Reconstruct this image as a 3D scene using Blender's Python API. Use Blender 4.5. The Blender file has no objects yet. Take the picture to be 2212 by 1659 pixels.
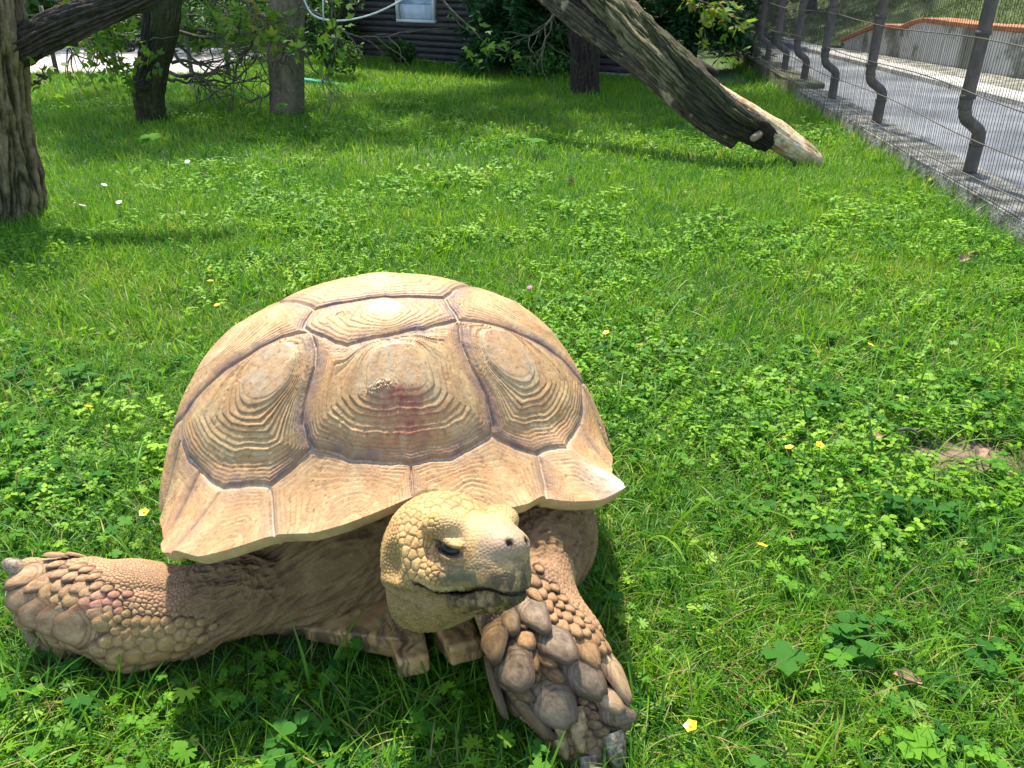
import bpy, bmesh, math, random
import numpy as np
from mathutils import Vector, Matrix, kdtree
from mathutils.bvhtree import BVHTree

# ------------------------------------------------------------------ camera
SC = bpy.context.scene
PITCH = math.radians(27.3)
cam_d = bpy.data.cameras.new("camera"); cam = bpy.data.objects.new("camera", cam_d)
SC.collection.objects.link(cam)
cam.location = (0, 0, 1.0); cam.rotation_euler = (math.radians(90) - PITCH, 0, 0)
cam_d.sensor_width = 36.0; cam_d.lens = 28.0; cam_d.clip_start = 0.02; cam_d.clip_end = 400
SC.camera = cam

# ------------------------------------------------------------------ sky, sun, exposure
SUN_EL, SUN_AZ = math.radians(60), math.radians(-10)      # azimuth measured from +Y towards +X
world = bpy.data.worlds.new("World"); SC.world = world; world.use_nodes = True
wn = world.node_tree.nodes; wl = world.node_tree.links; wn.clear()
wo = wn.new("ShaderNodeOutputWorld"); bg = wn.new("ShaderNodeBackground"); sky = wn.new("ShaderNodeTexSky")
sky.sky_type = 'NISHITA'; sky.sun_disc = False; sky.sun_elevation = SUN_EL; sky.sun_rotation = SUN_AZ
bg.inputs[1].default_value = 0.15
wl.new(sky.outputs[0], bg.inputs[0]); wl.new(bg.outputs[0], wo.inputs[0])
sun_d = bpy.data.lights.new("sun", 'SUN'); sun = bpy.data.objects.new("sun", sun_d); SC.collection.objects.link(sun)
sun_d.energy = 3.6; sun_d.angle = math.radians(2.0); sun_d.color = (1.0, 0.955, 0.87)
sdir = Vector((math.cos(SUN_EL) * math.sin(SUN_AZ), math.cos(SUN_EL) * math.cos(SUN_AZ), math.sin(SUN_EL)))
sun.rotation_euler = sdir.to_track_quat('Z', 'Y').to_euler(); sun.location = (0, 0, 8)
SC.view_settings.view_transform = 'Standard'; SC.view_settings.look = 'None'
SC.view_settings.exposure = 1.36; SC.view_settings.gamma = 1.0
SC.view_settings.use_curve_mapping = False
try:
    SC.view_settings.use_white_balance = True; SC.view_settings.white_balance_temperature = 7000; SC.view_settings.white_balance_tint = 5
except Exception: pass
try:
    SC.cycles.max_bounces = 8; SC.cycles.transparent_max_bounces = 8
    SC.cycles.use_denoising = True
except Exception: pass

# ------------------------------------------------------------------ helpers
COL = SC.collection
rng = np.random.default_rng(7); random.seed(7)
cP, sP = math.cos(PITCH), math.sin(PITCH)
def proj(P):                                   # world -> reading frame 2212 wide, used to lay things out
    P = np.asarray(P, float); d = P - np.array([0, 0, 1.0]); z = d[..., 1]*cP - d[..., 2]*sP
    return np.stack([1106 + 1720.4*d[..., 0]/z, 829.5 - 1720.4*(d[..., 1]*sP + d[..., 2]*cP)/z], -1)
def at(x, y, Y):                               # point at distance Y seen at (x, y) of that frame
    a = (x - 1106)/1720.4; b = (y - 829.5)/1720.4
    d = np.array([a, cP - b*sP, -sP - b*cP]); return np.array([0, 0, 1.0]) + d*(Y/d[1])
def gp(x, y, z=0.0):                           # point on level z
    a = (x - 1106)/1720.4; b = (y - 829.5)/1720.4
    d = np.array([a, cP - b*sP, -sP - b*cP]); return np.array([0, 0, 1.0]) + d*((z - 1)/d[2])
def tag(o, label=None, cat=None, group=None, kind=None):
    if label: o["label"] = label
    if cat: o["category"] = cat
    if group: o["group"] = group
    if kind: o["kind"] = kind
    return o
def link(name, me, mat=None, parent=None, loc=None):
    o = bpy.data.objects.new(name, me); COL.objects.link(o)
    if me is not None and mat is not None and len(me.materials) == 0: me.materials.append(mat)
    if loc is not None: o.location = loc
    if parent is not None: o.parent = parent
    return o
def empty(name, loc=(0, 0, 0), rz=0.0):
    o = bpy.data.objects.new(name, None); COL.objects.link(o); o.location = loc; o.rotation_euler = (0, 0, rz)
    o.empty_display_size = .1; return o
def mesh_np(name, V, F, smooth=True, attrs=None):
    """F: (n,4) or (n,3) int array or list of such arrays"""
    V = np.ascontiguousarray(V, np.float32); Fs = F if isinstance(F, list) else [F]
    Fs = [np.asarray(f, np.int32) for f in Fs if len(f)]
    me = bpy.data.meshes.new(name); me.vertices.add(len(V)); me.vertices.foreach_set("co", V.ravel())
    li = np.concatenate([f.ravel() for f in Fs]); cnt = np.concatenate([np.full(len(f), f.shape[1], np.int32) for f in Fs])
    st = np.concatenate([[0], np.cumsum(cnt)[:-1]]).astype(np.int32)
    me.loops.add(len(li)); me.loops.foreach_set("vertex_index", li)
    me.polygons.add(len(cnt)); me.polygons.foreach_set("loop_start", st); me.polygons.foreach_set("loop_total", cnt)
    me.update(calc_edges=True)
    if smooth: me.polygons.foreach_set("use_smooth", np.ones(len(cnt), bool))
    for k, v in (attrs or {}).items():
        v = np.asarray(v, np.float32)
        if v.ndim == 2:
            a = me.attributes.new(k, 'FLOAT_COLOR', 'POINT'); c4 = np.ones((len(V), 4), np.float32); c4[:, :v.shape[1]] = v
            a.data.foreach_set("color", c4.ravel())
        else:
            a = me.attributes.new(k, 'FLOAT', 'POINT'); a.data.foreach_set("value", v.ravel())
    return me
def sst(a, b, x):
    t = np.clip((x - a)/(b - a), 0, 1); return t*t*(3 - 2*t)
_perm = np.random.default_rng(3).permutation(512).astype(np.int64)
_grad = np.random.default_rng(4).normal(size=(512, 3)); _grad /= np.linalg.norm(_grad, axis=1)[:, None]; _grad = _grad.astype(np.float32)
def noise(P, seed=0):                          # gradient noise, about -0.7..0.7
    P = np.asarray(P, np.float32) + seed*17.31; i = np.floor(P).astype(np.int64); f = (P - i).astype(np.float32)
    w = f*f*f*(f*(f*6 - 15) + 10); out = np.zeros(P.shape[:-1], np.float32)
    for dx in (0, 1):
        hx = _perm[(i[..., 0] + dx) & 511]; wx = w[..., 0] if dx else 1 - w[..., 0]
        for dy in (0, 1):
            hy = _perm[(hx + i[..., 1] + dy) & 511]; wy = w[..., 1] if dy else 1 - w[..., 1]
            for dz in (0, 1):
                g = _grad[_perm[(hy + i[..., 2] + dz) & 511]]
                wz = w[..., 2] if dz else 1 - w[..., 2]
                out += wx*wy*wz*(g[..., 0]*(f[..., 0] - dx) + g[..., 1]*(f[..., 1] - dy) + g[..., 2]*(f[..., 2] - dz))
    return out*1.4
def fbm(P, oct=4, seed=0, gain=.5):
    P = np.asarray(P, np.float32); s = 0; a = 1.0
    for k in range(oct): s = s + a*noise(P*(2.03**k), seed + k); a *= gain
    return s
def mixc(c1, c2, t): return c1*(1 - t[:, None]) + np.asarray(c2, float)*t[:, None]
def vnormals(me):
    n = np.zeros(len(me.vertices)*3, np.float32); me.vertex_normals.foreach_get("vector", n); return n.reshape(-1, 3)
def vcos(me):
    n = np.zeros(len(me.vertices)*3, np.float32); me.vertices.foreach_get("co", n); return n.reshape(-1, 3)

# ------------------------------------------------------------------ materials
def newmat(name):
    m = bpy.data.materials.new(name); m.use_nodes = True; nt = m.node_tree; nt.nodes.clear()
    out = nt.nodes.new("ShaderNodeOutputMaterial"); b = nt.nodes.new("ShaderNodeBsdfPrincipled")
    nt.links.new(b.outputs[0], out.inputs[0]); return m, nt, b, out
def N(nt, t, **kw):
    n = nt.nodes.new(t)
    for k, v in kw.items():
        if k.startswith("i_"): n.inputs[k[2:].replace("_", " ")].default_value = v
        else: setattr(n, k, v)
    return n
def ramp(nt, src, stops):
    r = nt.nodes.new("ShaderNodeValToRGB"); e = r.color_ramp.elements
    while len(e) < len(stops): e.new(0.5)
    for k, (p, c) in enumerate(stops): e[k].position = p; e[k].color = (*c, 1)
    nt.links.new(src, r.inputs[0]); return r
def mat_noise(name, stops, scale=5, rough=.8, bump=.3, bscale=40, bdist=.01, metal=0, coord='Object', stretch=(1, 1, 1), detail=6, spec=.5):
    m, nt, b, out = newmat(name)
    tc = N(nt, "ShaderNodeTexCoord"); mp = N(nt, "ShaderNodeMapping"); mp.inputs['Scale'].default_value = stretch
    nt.links.new(tc.outputs[coord], mp.inputs[0])
    n1 = N(nt, "ShaderNodeTexNoise"); n1.inputs['Scale'].default_value = scale; n1.inputs['Detail'].default_value = detail; n1.inputs['Roughness'].default_value = .65
    nt.links.new(mp.outputs[0], n1.inputs['Vector'])
    r = ramp(nt, n1.outputs[0], stops); nt.links.new(r.outputs[0], b.inputs['Base Color'])
    n2 = N(nt, "ShaderNodeTexNoise"); n2.inputs['Scale'].default_value = bscale; n2.inputs['Detail'].default_value = 8
    nt.links.new(mp.outputs[0], n2.inputs['Vector'])
    bp = N(nt, "ShaderNodeBump"); bp.inputs['Strength'].default_value = bump; bp.inputs['Distance'].default_value = bdist
    nt.links.new(n2.outputs[0], bp.inputs['Height']); nt.links.new(bp.outputs[0], b.inputs['Normal'])
    b.inputs['Roughness'].default_value = rough; b.inputs['Metallic'].default_value = metal; b.inputs['Specular IOR Level'].default_value = spec
    return m
def mat_vcol(name, rough=.6, bump=.3, bscale=600, bdist=.001, rough_attr=None, spec=.4, sss=0, var=.25):
    m, nt, b, out = newmat(name)
    a = N(nt, "ShaderNodeAttribute"); a.attribute_name = "Col"
    tc = N(nt, "ShaderNodeTexCoord")
    n1 = N(nt, "ShaderNodeTexNoise"); n1.inputs['Scale'].default_value = bscale*.25; n1.inputs['Detail'].default_value = 5
    nt.links.new(tc.outputs['Object'], n1.inputs['Vector'])
    mr = N(nt, "ShaderNodeMapRange"); mr.inputs['From Min'].default_value = .25; mr.inputs['From Max'].default_value = .75
    mr.inputs['To Min'].default_value = 1 - var; mr.inputs['To Max'].default_value = 1 + var
    nt.links.new(n1.outputs[0], mr.inputs[0])
    vm = N(nt, "ShaderNodeVectorMath"); vm.operation = 'SCALE'
    nt.links.new(a.outputs['Color'], vm.inputs[0]); nt.links.new(mr.outputs[0], vm.inputs['Scale'])
    nt.links.new(vm.outputs[0], b.inputs['Base Color'])
    n2 = N(nt, "ShaderNodeTexNoise"); n2.inputs['Scale'].default_value = bscale; n2.inputs['Detail'].default_value = 4
    nt.links.new(tc.outputs['Object'], n2.inputs['Vector'])
    bp = N(nt, "ShaderNodeBump"); bp.inputs['Strength'].default_value = bump; bp.inputs['Distance'].default_value = bdist
    nt.links.new(n2.outputs[0], bp.inputs['Height']); nt.links.new(bp.outputs[0], b.inputs['Normal'])
    b.inputs['Roughness'].default_value = rough; b.inputs['Specular IOR Level'].default_value = spec
    if rough_attr:
        ra = N(nt, "ShaderNodeAttribute"); ra.attribute_name = rough_attr; nt.links.new(ra.outputs['Fac'], b.inputs['Roughness'])
    if sss: b.inputs['Subsurface Weight'].default_value = sss; b.inputs['Subsurface Radius'].default_value = (.01, .004, .002)
    return m
def mat_leaf(name, stops, rough=.5, trans=.35, tcol=1.3, pscale=.9, spec=.22, patch=.35):
    """leaf colour from the instance's own random number and a slow patchiness over the ground"""
    m, nt, b, out = newmat(name)
    oi = N(nt, "ShaderNodeObjectInfo"); ge = N(nt, "ShaderNodeNewGeometry")
    n1 = N(nt, "ShaderNodeTexNoise"); n1.inputs['Scale'].default_value = pscale; n1.inputs['Detail'].default_value = 4
    nt.links.new(ge.outputs['Position'], n1.inputs['Vector'])
    mr = N(nt, "ShaderNodeMath", operation='MULTIPLY_ADD'); mr.inputs[1].default_value = 2*patch; mr.inputs[2].default_value = -patch
    nt.links.new(n1.outputs[0], mr.inputs[0])
    at_ = N(nt, "ShaderNodeAttribute"); at_.attribute_name = "lv"
    ad = N(nt, "ShaderNodeMath", operation='MULTIPLY_ADD'); ad.inputs[1].default_value = .55
    nt.links.new(oi.outputs['Random'], ad.inputs[0]); nt.links.new(mr.outputs[0], ad.inputs[2])
    ad2 = N(nt, "ShaderNodeMath", operation='MULTIPLY_ADD'); ad2.inputs[1].default_value = .45
    nt.links.new(at_.outputs['Fac'], ad2.inputs[0]); nt.links.new(ad.outputs[0], ad2.inputs[2])
    r = ramp(nt, ad2.outputs[0], stops); nt.links.new(r.outputs[0], b.inputs['Base Color'])
    b.inputs['Roughness'].default_value = rough; b.inputs['Specular IOR Level'].default_value = spec
    tr = N(nt, "ShaderNodeBsdfTranslucent"); mx = N(nt, "ShaderNodeMixShader"); mx.inputs[0].default_value = trans
    hs = N(nt, "ShaderNodeHueSaturation"); hs.inputs['Value'].default_value = tcol; hs.inputs['Hue'].default_value = .49
    nt.links.new(r.outputs[0], hs.inputs['Color']); nt.links.new(hs.outputs[0], tr.inputs[0])
    nt.links.new(b.outputs[0], mx.inputs[1]); nt.links.new(tr.outputs[0], mx.inputs[2]); nt.links.new(mx.outputs[0], out.inputs[0])
    return m
# ================================================================== THE TORTOISE
TX = empty("tortoise", (-.20, 1.15, 0)); TINV = Matrix.Translation((.20, -1.15, 0))
tag(TX, "large sandy brown tortoise with a domed ridged shell walking on the grass", "tortoise")
def tpart(name, me, mat, parent=None):
    o = link(name, me, mat, parent or TX)
    if parent is None or parent is TX: o.matrix_parent_inverse = TINV
    return o
# ---------------- shell
qx, qy, qz, qyaw, qpit, qrol = -.202, 1.172, .013, .257, -.384, .01
sa, sbf, sbr, sH, szr, sn = .399, .275, .44, .394, .141, 2.347
RMs = (Matrix.Rotation(qyaw, 3, 'Z') @ Matrix.Rotation(qpit, 3, 'X') @ Matrix.Rotation(qrol, 3, 'Y'))
RMs = np.array(RMs); TMs = np.array([qx, qy, qz])
RIM = np.array([(-3.2, 0.0, 0.0), (-1.6, 0.0, 0.02), (-1.269, 0.0, 0.053), (-1.073, 0.04, 0.036), (-0.924, 0.09, 0.015), (-0.854, 0.1, 0.026), (-0.795, 0.09, 0.011), (-0.712, 0.07, 0.016), (-0.573, 0.06, 0.032), (-0.426, 0.06, 0.028), (-0.297, 0.05, 0.033), (-0.149, 0.04, 0.045), (0.007, 0.03, 0.058), (0.17, 0.04, 0.037), (0.315, 0.05, 0.024), (0.414, 0.06, 0.023), (0.497, 0.06, 0.024), (0.58, 0.055, 0.032), (0.610, 0.06, 0.022), (0.671, 0.08, 0.014), (0.737, 0.1, 0.012), (0.785, 0.13, 0.032), (0.879, 0.07, 0.038), (1.192, 0.0, 0.057), (1.6, 0.0, 0.02), (3.2, 0.0, 0.0)])
RIMx = np.linspace(-3.2, 3.2, 1281); _k = np.exp(-(np.arange(-14, 15)*.005/.017)**2); _k /= _k.sum()
RIMf = np.convolve(np.pad(np.interp(RIMx, RIM[:, 0], RIM[:, 1]), 14, mode='edge'), _k, 'valid')
RIMz = np.convolve(np.pad(np.interp(RIMx, RIM[:, 0], RIM[:, 2]), 14, mode='edge'), _k, 'valid')
def shell_surf(th, tau):
    ss = np.sin(np.minimum(tau, 1)*np.pi/2); yy = np.where(np.cos(th) > 0, sbf, sbr)
    R = (np.abs(np.sin(th)/sa)**2.4 + np.abs(np.cos(th)/yy)**2.4)**(-1/2.4)
    Z = szr + sH*np.maximum(1 - ss**sn, 0)**.5 + .09*sst(1.6, 3.0, np.abs(th))*tau**2
    fl = np.interp(th, RIMx, RIMf); dz = np.interp(th, RIMx, RIMz)
    b = np.clip((np.minimum(tau, 1) - .80)/.20, 0, 1)**1.6
    rr = R*ss + fl*b
    return np.stack([rr*np.sin(th), -rr*np.cos(th), Z + dz*b], -1)
# growth plates outlined on the unrolled shell (0,0 is the crown, -y the front)
V1b = [(-0.376, -0.694), (-0.25, -0.787), (-0.115, -0.837), (0.017, -0.863), (0.203, -0.829), (0.309, -0.776), (0.385, -0.71)]
V1r = [(0.387, -0.681), (0.36, -0.615), (0.30, -0.545), (0.268, -0.481), (0.26, -0.387)]
V1t = [(0.203, -0.429), (0.135, -0.469), (0.026, -0.493), (-0.087, -0.498), (-0.168, -0.495), (-0.21, -0.46), (-0.239, -0.41), (-0.269, -0.371)]
V1l = [(-0.266, -0.438), (-0.285, -0.498), (-0.319, -0.535), (-0.351, -0.572), (-0.381, -0.621), (-0.385, -0.667)]
V2l = [(-0.28, -0.337), (-0.266, -0.311), (-0.233, -0.268)]
V2t = [(-0.123, -0.304), (0.041, -0.321), (0.185, -0.292), (0.215, -0.282)]
V2r = [(0.232, -0.326), (0.252, -0.359)]
C1Lt = [(-0.342, -0.325), (-0.431, -0.297), (-0.521, -0.263), (-0.614, -0.228), (-0.67, -0.205)]
C1Lb = [(-0.705, -0.255), (-0.718, -0.339), (-0.71, -0.421), (-0.69, -0.50), (-0.66, -0.563), (-0.605, -0.613), (-0.544, -0.678), (-0.468, -0.692)]
C1Rt = [(0.331, -0.351), (0.441, -0.315), (0.586, -0.261), (0.688, -0.238)]
C1Rb = [(0.71, -0.359), (0.71, -0.425), (0.685, -0.51), (0.645, -0.597), (0.58, -0.642), (0.549, -0.679), (0.474, -0.707)]
mir = lambda L: [(-x, y) for x, y in L]
SCUTES = []                                    # name, polygon, areola centre, areola radius, ring count, height
SCUTES.append(("vertebral_scute", V1b + V1r + V1t + V1l, (0.01, -.600), .058, 16, .014))
SCUTES.append(("vertebral_scute", V1t[::-1][0:1] + V2l + V2t + V2r + [(0.26, -0.387)] + V1t[:-1], (0.0, -.375), .05, 9, .0018))
SCUTES.append(("vertebral_scute", [V2l[-1]] + V2t + [(.235, -.222), (.25, -.133), (.285, -.03), (.25, .08), (0, .11), (-.25, .08), (-.285, -.03), (-.255, -.153), (-.244, -.21)], (0, -.13), .03, 10, .012))
SCUTES.append(("vertebral_scute", [(.25, .08), (.27, .22), (.24, .36), (0, .40), (-.24, .36), (-.27, .22), (-.25, .08), (0, .11)], (0, .25), .05, 9, .02))
SCUTES.append(("vertebral_scute", [(.24, .36), (.33, .52), (.35, .70), (.15, .78), (0, .80), (-.15, .78), (-.35, .70), (-.33, .52), (-.24, .36), (0, .40)], (0, .62), .06, 9, .02))
SCUTES.append(("costal_scute", [V1t[-1]] + C1Lt + C1Lb + [V1b[0]] + V1l[::-1], (-.405, -.415), .07, 17, .012))
SCUTES.append(("costal_scute", [V1r[-1]] + C1Rt + C1Rb + [V1b[-1]] + V1r[:-1], (.405, -.44), .07, 17, .012))
C2L = [(-.735, -.1), (-.74, .02), (-.285, -.03), (-.255, -.153), (-.244, -.21), (-.233, -.268), (-.266, -.311), (-.28, -.337), (-.269, -.371)] + C1Lt
C2R = [(.26, -.387), (.252, -.359), (.232, -.326), (.215, -.282), (.235, -.222), (.25, -.133), (.285, -.03), (.74, .02), (.735, -.1)] + C1Rt[::-1]
SCUTES.append(("costal_scute", C2L, (-.47, -.12), .07, 14, .008)); SCUTES.append(("costal_scute", C2R, (.47, -.13), .07, 14, .008))
C3 = [(.285, -.03), (.74, .02), (.73, .2), (.68, .38), (.27, .22), (.25, .08)]; C4 = [(.27, .22), (.68, .38), (.55, .56), (.35, .70), (.33, .52), (.24, .36)]
for sg in (1, -1):
    for Cx, ce in ((C3, (.5, .15)), (C4, (.42, .45))):
        SCUTES.append(("costal_scute", [(sg*x, y) for x, y in Cx], (sg*ce[0], ce[1]), .06, 12, .012))
inL = [(0.017, -0.863), (-0.115, -0.837), (-0.25, -0.787), (-0.376, -0.694), (-0.468, -0.692), (-0.544, -0.678), (-0.605, -0.613), (-0.66, -0.563), (-.69, -.5), (-0.71, -0.421), (-0.718, -0.339), (-0.705, -0.255), (-0.67, -0.205), (-.735, -.1), (-.74, .02), (-.73, .2), (-.68, .38), (-.55, .56), (-.35, .7), (-.15, .78), (0, .8)]
inR = [(0.017, -0.863), (0.203, -0.829), (0.309, -0.776), (0.385, -0.71), (0.474, -0.707), (0.549, -0.679), (0.58, -0.642), (0.645, -0.597), (.685, -.51), (0.71, -0.425), (0.71, -0.359), (0.688, -0.238), (.735, -.1), (.74, .02), (.73, .2), (.68, .38), (.55, .56), (.35, .7), (.15, .78), (0, .8)]
outL = {0: 0.007, 5: -.575, 7: -.885, 9: -1.02, 11: -1.22, 13: -1.45, 14: -1.62, 15: -1.9, 16: -2.15, 17: -2.4, 18: -2.7, 20: -3.1416}
outR = {0: 0.007, 5: .592, 7: .80, 9: .98, 11: 1.22, 12: 1.45, 13: 1.62, 14: 1.9, 15: 2.15, 16: 2.4, 17: 2.7, 19: 3.1416}
for inn, outd in ((inL, outL), (inR, outR)):
    ks = sorted(outd)
    for a_, b_ in zip(ks[:-1], ks[1:]):
        t1, t2 = outd[a_], outd[b_]
        arc = [(1.3*math.sin(t), -1.3*math.cos(t)) for t in np.linspace(t2, t1, 5)]
        poly = inn[a_:b_ + 1] + [(.999*math.sin(t2), -.999*math.cos(t2))] + arc + [(.999*math.sin(t1), -.999*math.cos(t1))]
        tm = (t1 + t2)/2
        SCUTES.append(("marginal_scute", poly, (1.02*math.sin(tm), -1.02*math.cos(tm)), .03, 14, .004))
def poly_dist(P, poly):
    """inside mask and distance to the outline"""
    poly = np.array(poly, np.float32); d2 = np.full(len(P), 9., np.float32); ins = np.zeros(len(P), bool)
    for k in range(len(poly)):
        a, b = poly[k], poly[(k + 1) % len(poly)]; e = b - a
        w = P - a; t = np.clip((w @ e)/max(e @ e, 1e-9), 0, 1); q = w - t[:, None]*e; d2 = np.minimum(d2, (q*q).sum(1))
        c1 = (a[1] > P[:, 1]) != (b[1] > P[:, 1])
        with np.errstate(divide='ignore', invalid='ignore'): xs = (b[0] - a[0])*(P[:, 1] - a[1])/(b[1] - a[1]) + a[0]
        ins ^= c1 & (P[:, 0] < xs)
    return ins, np.sqrt(d2)
def build_shell():
    th = np.concatenate([np.linspace(-math.pi, -1.75, 70, endpoint=False), np.linspace(-1.75, 1.75, 1060, endpoint=False), np.linspace(1.75, math.pi, 70, endpoint=False)])
    tau = np.concatenate([np.linspace(.004, .22, 40, endpoint=False), np.linspace(.22, .86, 250, endpoint=False), np.linspace(.86, 1.0, 80)])
    nu = 12; nth = len(th); ntau = len(tau)
    T, A = np.meshgrid(th, tau, indexing='ij')
    B = shell_surf(T, A)
    # smooth the front rim a little
    dT = (np.roll(B, -1, 0) - np.roll(B, 1, 0)); dA = np.gradient(B, axis=1)
    Nn = np.cross(dT, dA); Nn /= np.linalg.norm(Nn, axis=-1)[..., None] + 1e-12
    sgn = np.sign((Nn*B).sum(-1).mean()); Nn *= sgn
    U = np.stack([A*np.sin(T), -A*np.cos(T)], -1).reshape(-1, 2).astype(np.float32)
    P3 = B.reshape(-1, 3)
    Q = np.concatenate([U, np.zeros((len(U), 1), np.float32)], 1)
    wob = np.stack([fbm(Q*12, 2, 1), fbm(Q*12, 2, 5)], -1)*.005 + np.stack([noise(Q*45, 9), noise(Q*45, 11)], -1)*.0009
    Uw = U + wob
    sid = np.full(len(U), -1); dE = np.full(len(U), .05, np.float32); g = np.zeros(len(U), np.float32); Hh = np.zeros(len(U), np.float32); Nr = np.full(len(U), 10., np.float32)
    dAr = np.ones(len(U), np.float32)
    for k, (nm, poly, ar, rad, nr, hh) in enumerate(SCUTES):
        pp = np.array(poly); lo, hi = pp.min(0) - .02, pp.max(0) + .02
        sel = np.where((Uw[:, 0] > lo[0]) & (Uw[:, 0] < hi[0]) & (Uw[:, 1] > lo[1]) & (Uw[:, 1] < hi[1]) & (sid < 0))[0]
        if not len(sel): continue
        ins, d = poly_dist(Uw[sel], poly); sel = sel[ins]; d = d[ins]
        w = Uw[sel] - np.array(ar, np.float32)
        sx = .8 if nm == "vertebral_scute" and k == 0 else 1.0
        da = np.maximum((np.hypot(w[:, 0]*sx, w[:, 1]) if k else (np.abs(w[:, 0]*.62)**3.4 + np.abs(w[:, 1])**3.4)**(1/3.4)) - rad, 0)
        sid[sel] = k; dE[sel] = d; g[sel] = d/(d + da + 1e-5); Hh[sel] = hh; Nr[sel] = nr; dAr[sel] = da
    miss = np.where(sid < 0)[0]                 # slivers between outlines join the nearest plate
    if len(miss):
        kd = kdtree.KDTree(len(SCUTES)*1 + 0) if False else None
        okv = np.where(sid >= 0)[0][::7]; t = kdtree.KDTree(len(okv))
        for j, v in enumerate(okv): t.insert((U[v, 0], U[v, 1], 0), j)
        t.balance()
        for v in miss: sid[v] = sid[okv[t.find((U[v, 0], U[v, 1], 0))[1]]]
        dE[miss] = 0; g[miss] = 0
    # relief
    n1 = fbm(Q*9, 3, 21); n2 = noise(Q*34, 23); n3 = fbm(Q*120, 2, 25)
    big = Nr > 15; marg = np.array([s[0] == "marginal_scute" for s in SCUTES])[sid]
    ph = (g**.66)*Nr*1.06 + .40*noise(Q*5, 20) + .07*noise(Q*16, 24)
    fr = ph - np.floor(ph); idx = np.floor(ph).astype(int)
    jit = np.random.default_rng(5).uniform(.45, 1.5, 64)[idx % 64]
    ridge = np.where(fr < .18, fr/.18, (1 - fr)/.82)**.7*1.5 - .8
    ramp_ = sst(.0, .035, g)*(1 - sst(.86, .98, g))
    ringa = np.where(marg, .0007, np.where(big, .0012, .0006))*jit*(.65 + .7*sst(-.3, .5, fbm(Q*7, 2, 40)))
    coarse = np.sin(g*Nr*1.35 + 1.0*n1)*.0005*ramp_
    chips = sst(.25, .6, fbm(Q*38, 3, 44))*sst(.1, .5, noise(Q*9, 45))
    # radial rays that buckle the rings
    ray = noise(np.stack([U[:, 0]*70, U[:, 1]*12, sid*3.3], -1), 31)
    pyr = Hh*(.75*np.minimum(g, .97)**.8 + .20*sst(.66, 1.0, g))
    groove = -.0034*np.exp(-(dE/.006)**2) - .0012*np.exp(-(dE/.02)**2)
    h = pyr - chips*.0012 + ringa*ridge*ramp_*(1 - .8*chips) + coarse*big + groove + n3*.00035 + .0007*ray*sst(.02, .2, g)*(1 - g)
    # flaky damage on the front vertebral areola
    fl = np.exp(-(((U[:, 0] + .075)/.06)**2 + ((U[:, 1] + .655)/.014)**2)) + .6*np.exp(-(((U[:, 0] - .255)/.035)**2 + ((U[:, 1] + .40)/.012)**2))
    h = h + fl*.0035*(.5 + fbm(Q*160, 2, 51)*1.6)
    # colours of the horn itself
    tan = np.array([.58, .345, .150]); c = np.tile(tan, (len(U), 1))
    c = mixc(c, (.62, .44, .23), sst(-.1, .6, n1))
    c = mixc(c, (.52, .27, .13), .55*sst(.1, .7, fbm(Q*4, 3, 61)))
    c = mixc(c, (.56, .31, .14), np.where(marg, .5, 0.)*sst(-.5, .5, fbm(Q*12, 2, 62)))
    line = np.clip(1 - fr/.38, 0, 1)**1.1 * sst(.005, .03, g)*(1 - sst(.84, .97, g))
    c = mixc(c, (.22, .115, .055), 1.0*line*np.clip(jit, .5, 1.2)/1.2)
    line2 = (np.abs(((ph*2.7 + n2) % 1) - .5) < .16)*1.0
    c = mixc(c, (.52, .34, .17), .28*line2*ramp_)
    strip = sst(.1, .6, np.cos(g*Nr*.9 + n1*4))
    c = mixc(c, (.68, .52, .28), .30*strip*ramp_)
    edge = np.exp(-(dE/.034)**2)*(.55 + .6*sst(-.3, .4, fbm(Q*10, 2, 71)))
    c = mixc(c, (.17, .11, .135), np.clip(edge, 0, 1)*np.where(marg, .45, .80))
    seam = np.exp(-(dE/.0024)**2)
    c = mixc(c, (.72, .66, .58), seam*(.6 + .4*sst(-.2, .3, noise(Q*50, 73)))*.85)
    are = sst(.60, 1.02, g)*(.25 + sst(-.4, .4, fbm(Q*16, 3, 83))*.5)*(~marg)*np.where(big, 1, .5)
    c = mixc(c, (.60, .52, .40), are*(.45 + .5*sst(-.3, .4, fbm(Q*22, 3, 81))))
    c = mixc(c, (.22, .21, .16), are*.55*sst(.15, .6, fbm(Q*26, 3, 82))*(U[:, 0] > .2))
    red = np.exp(-(((U[:, 0] - .015)/.085)**2)*(.7 + n2)) * sst(-.84, -.76, U[:, 1])*(1 - sst(-.675, -.645, U[:, 1]))
    c = mixc(c, (.36, .10, .07), np.clip(red, 0, 1)*(.55 + .45*sst(-.3, .4, fbm(Q*np.array([30, 26, 1]), 3, 91))))
    c = mixc(c, (.22, .11, .06), np.clip(fl, 0, 1)*.7*sst(-.3, .3, fbm(Q*130, 2, 92)))
    c = c*(1 + .16*np.clip(fbm(Q*np.array([30, 30, 1]), 4, 94), -1, 1))[:, None]
    c = mixc(c, (.33, .20, .11), sst(.38, .60, fbm(Q*18, 4, 93))*.5)
    tip = np.exp(-((T.ravel() - .80)/.05)**2)*sst(.9, .99, A.ravel())
    c = mixc(c, (.82, .78, .68), np.clip(tip, 0, 1)*.9)
    c = mixc(c, (.40, .25, .14), chips*.45)
    c = mixc(c, (.24, .14, .08), sst(.42, .62, fbm(Q*70, 3, 96))*.6)
    c = mixc(c, (.45, .27, .14), sst(.15, .45, fbm(Q*np.array([6, 60, 1]), 3, 97))*.35)
    c = c*np.array([.83, .76, .70])
    rough = .57 - .30*are + .12*line + .05*n3
    P3 = P3 + (h[:, None]*Nn.reshape(-1, 3))
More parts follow.
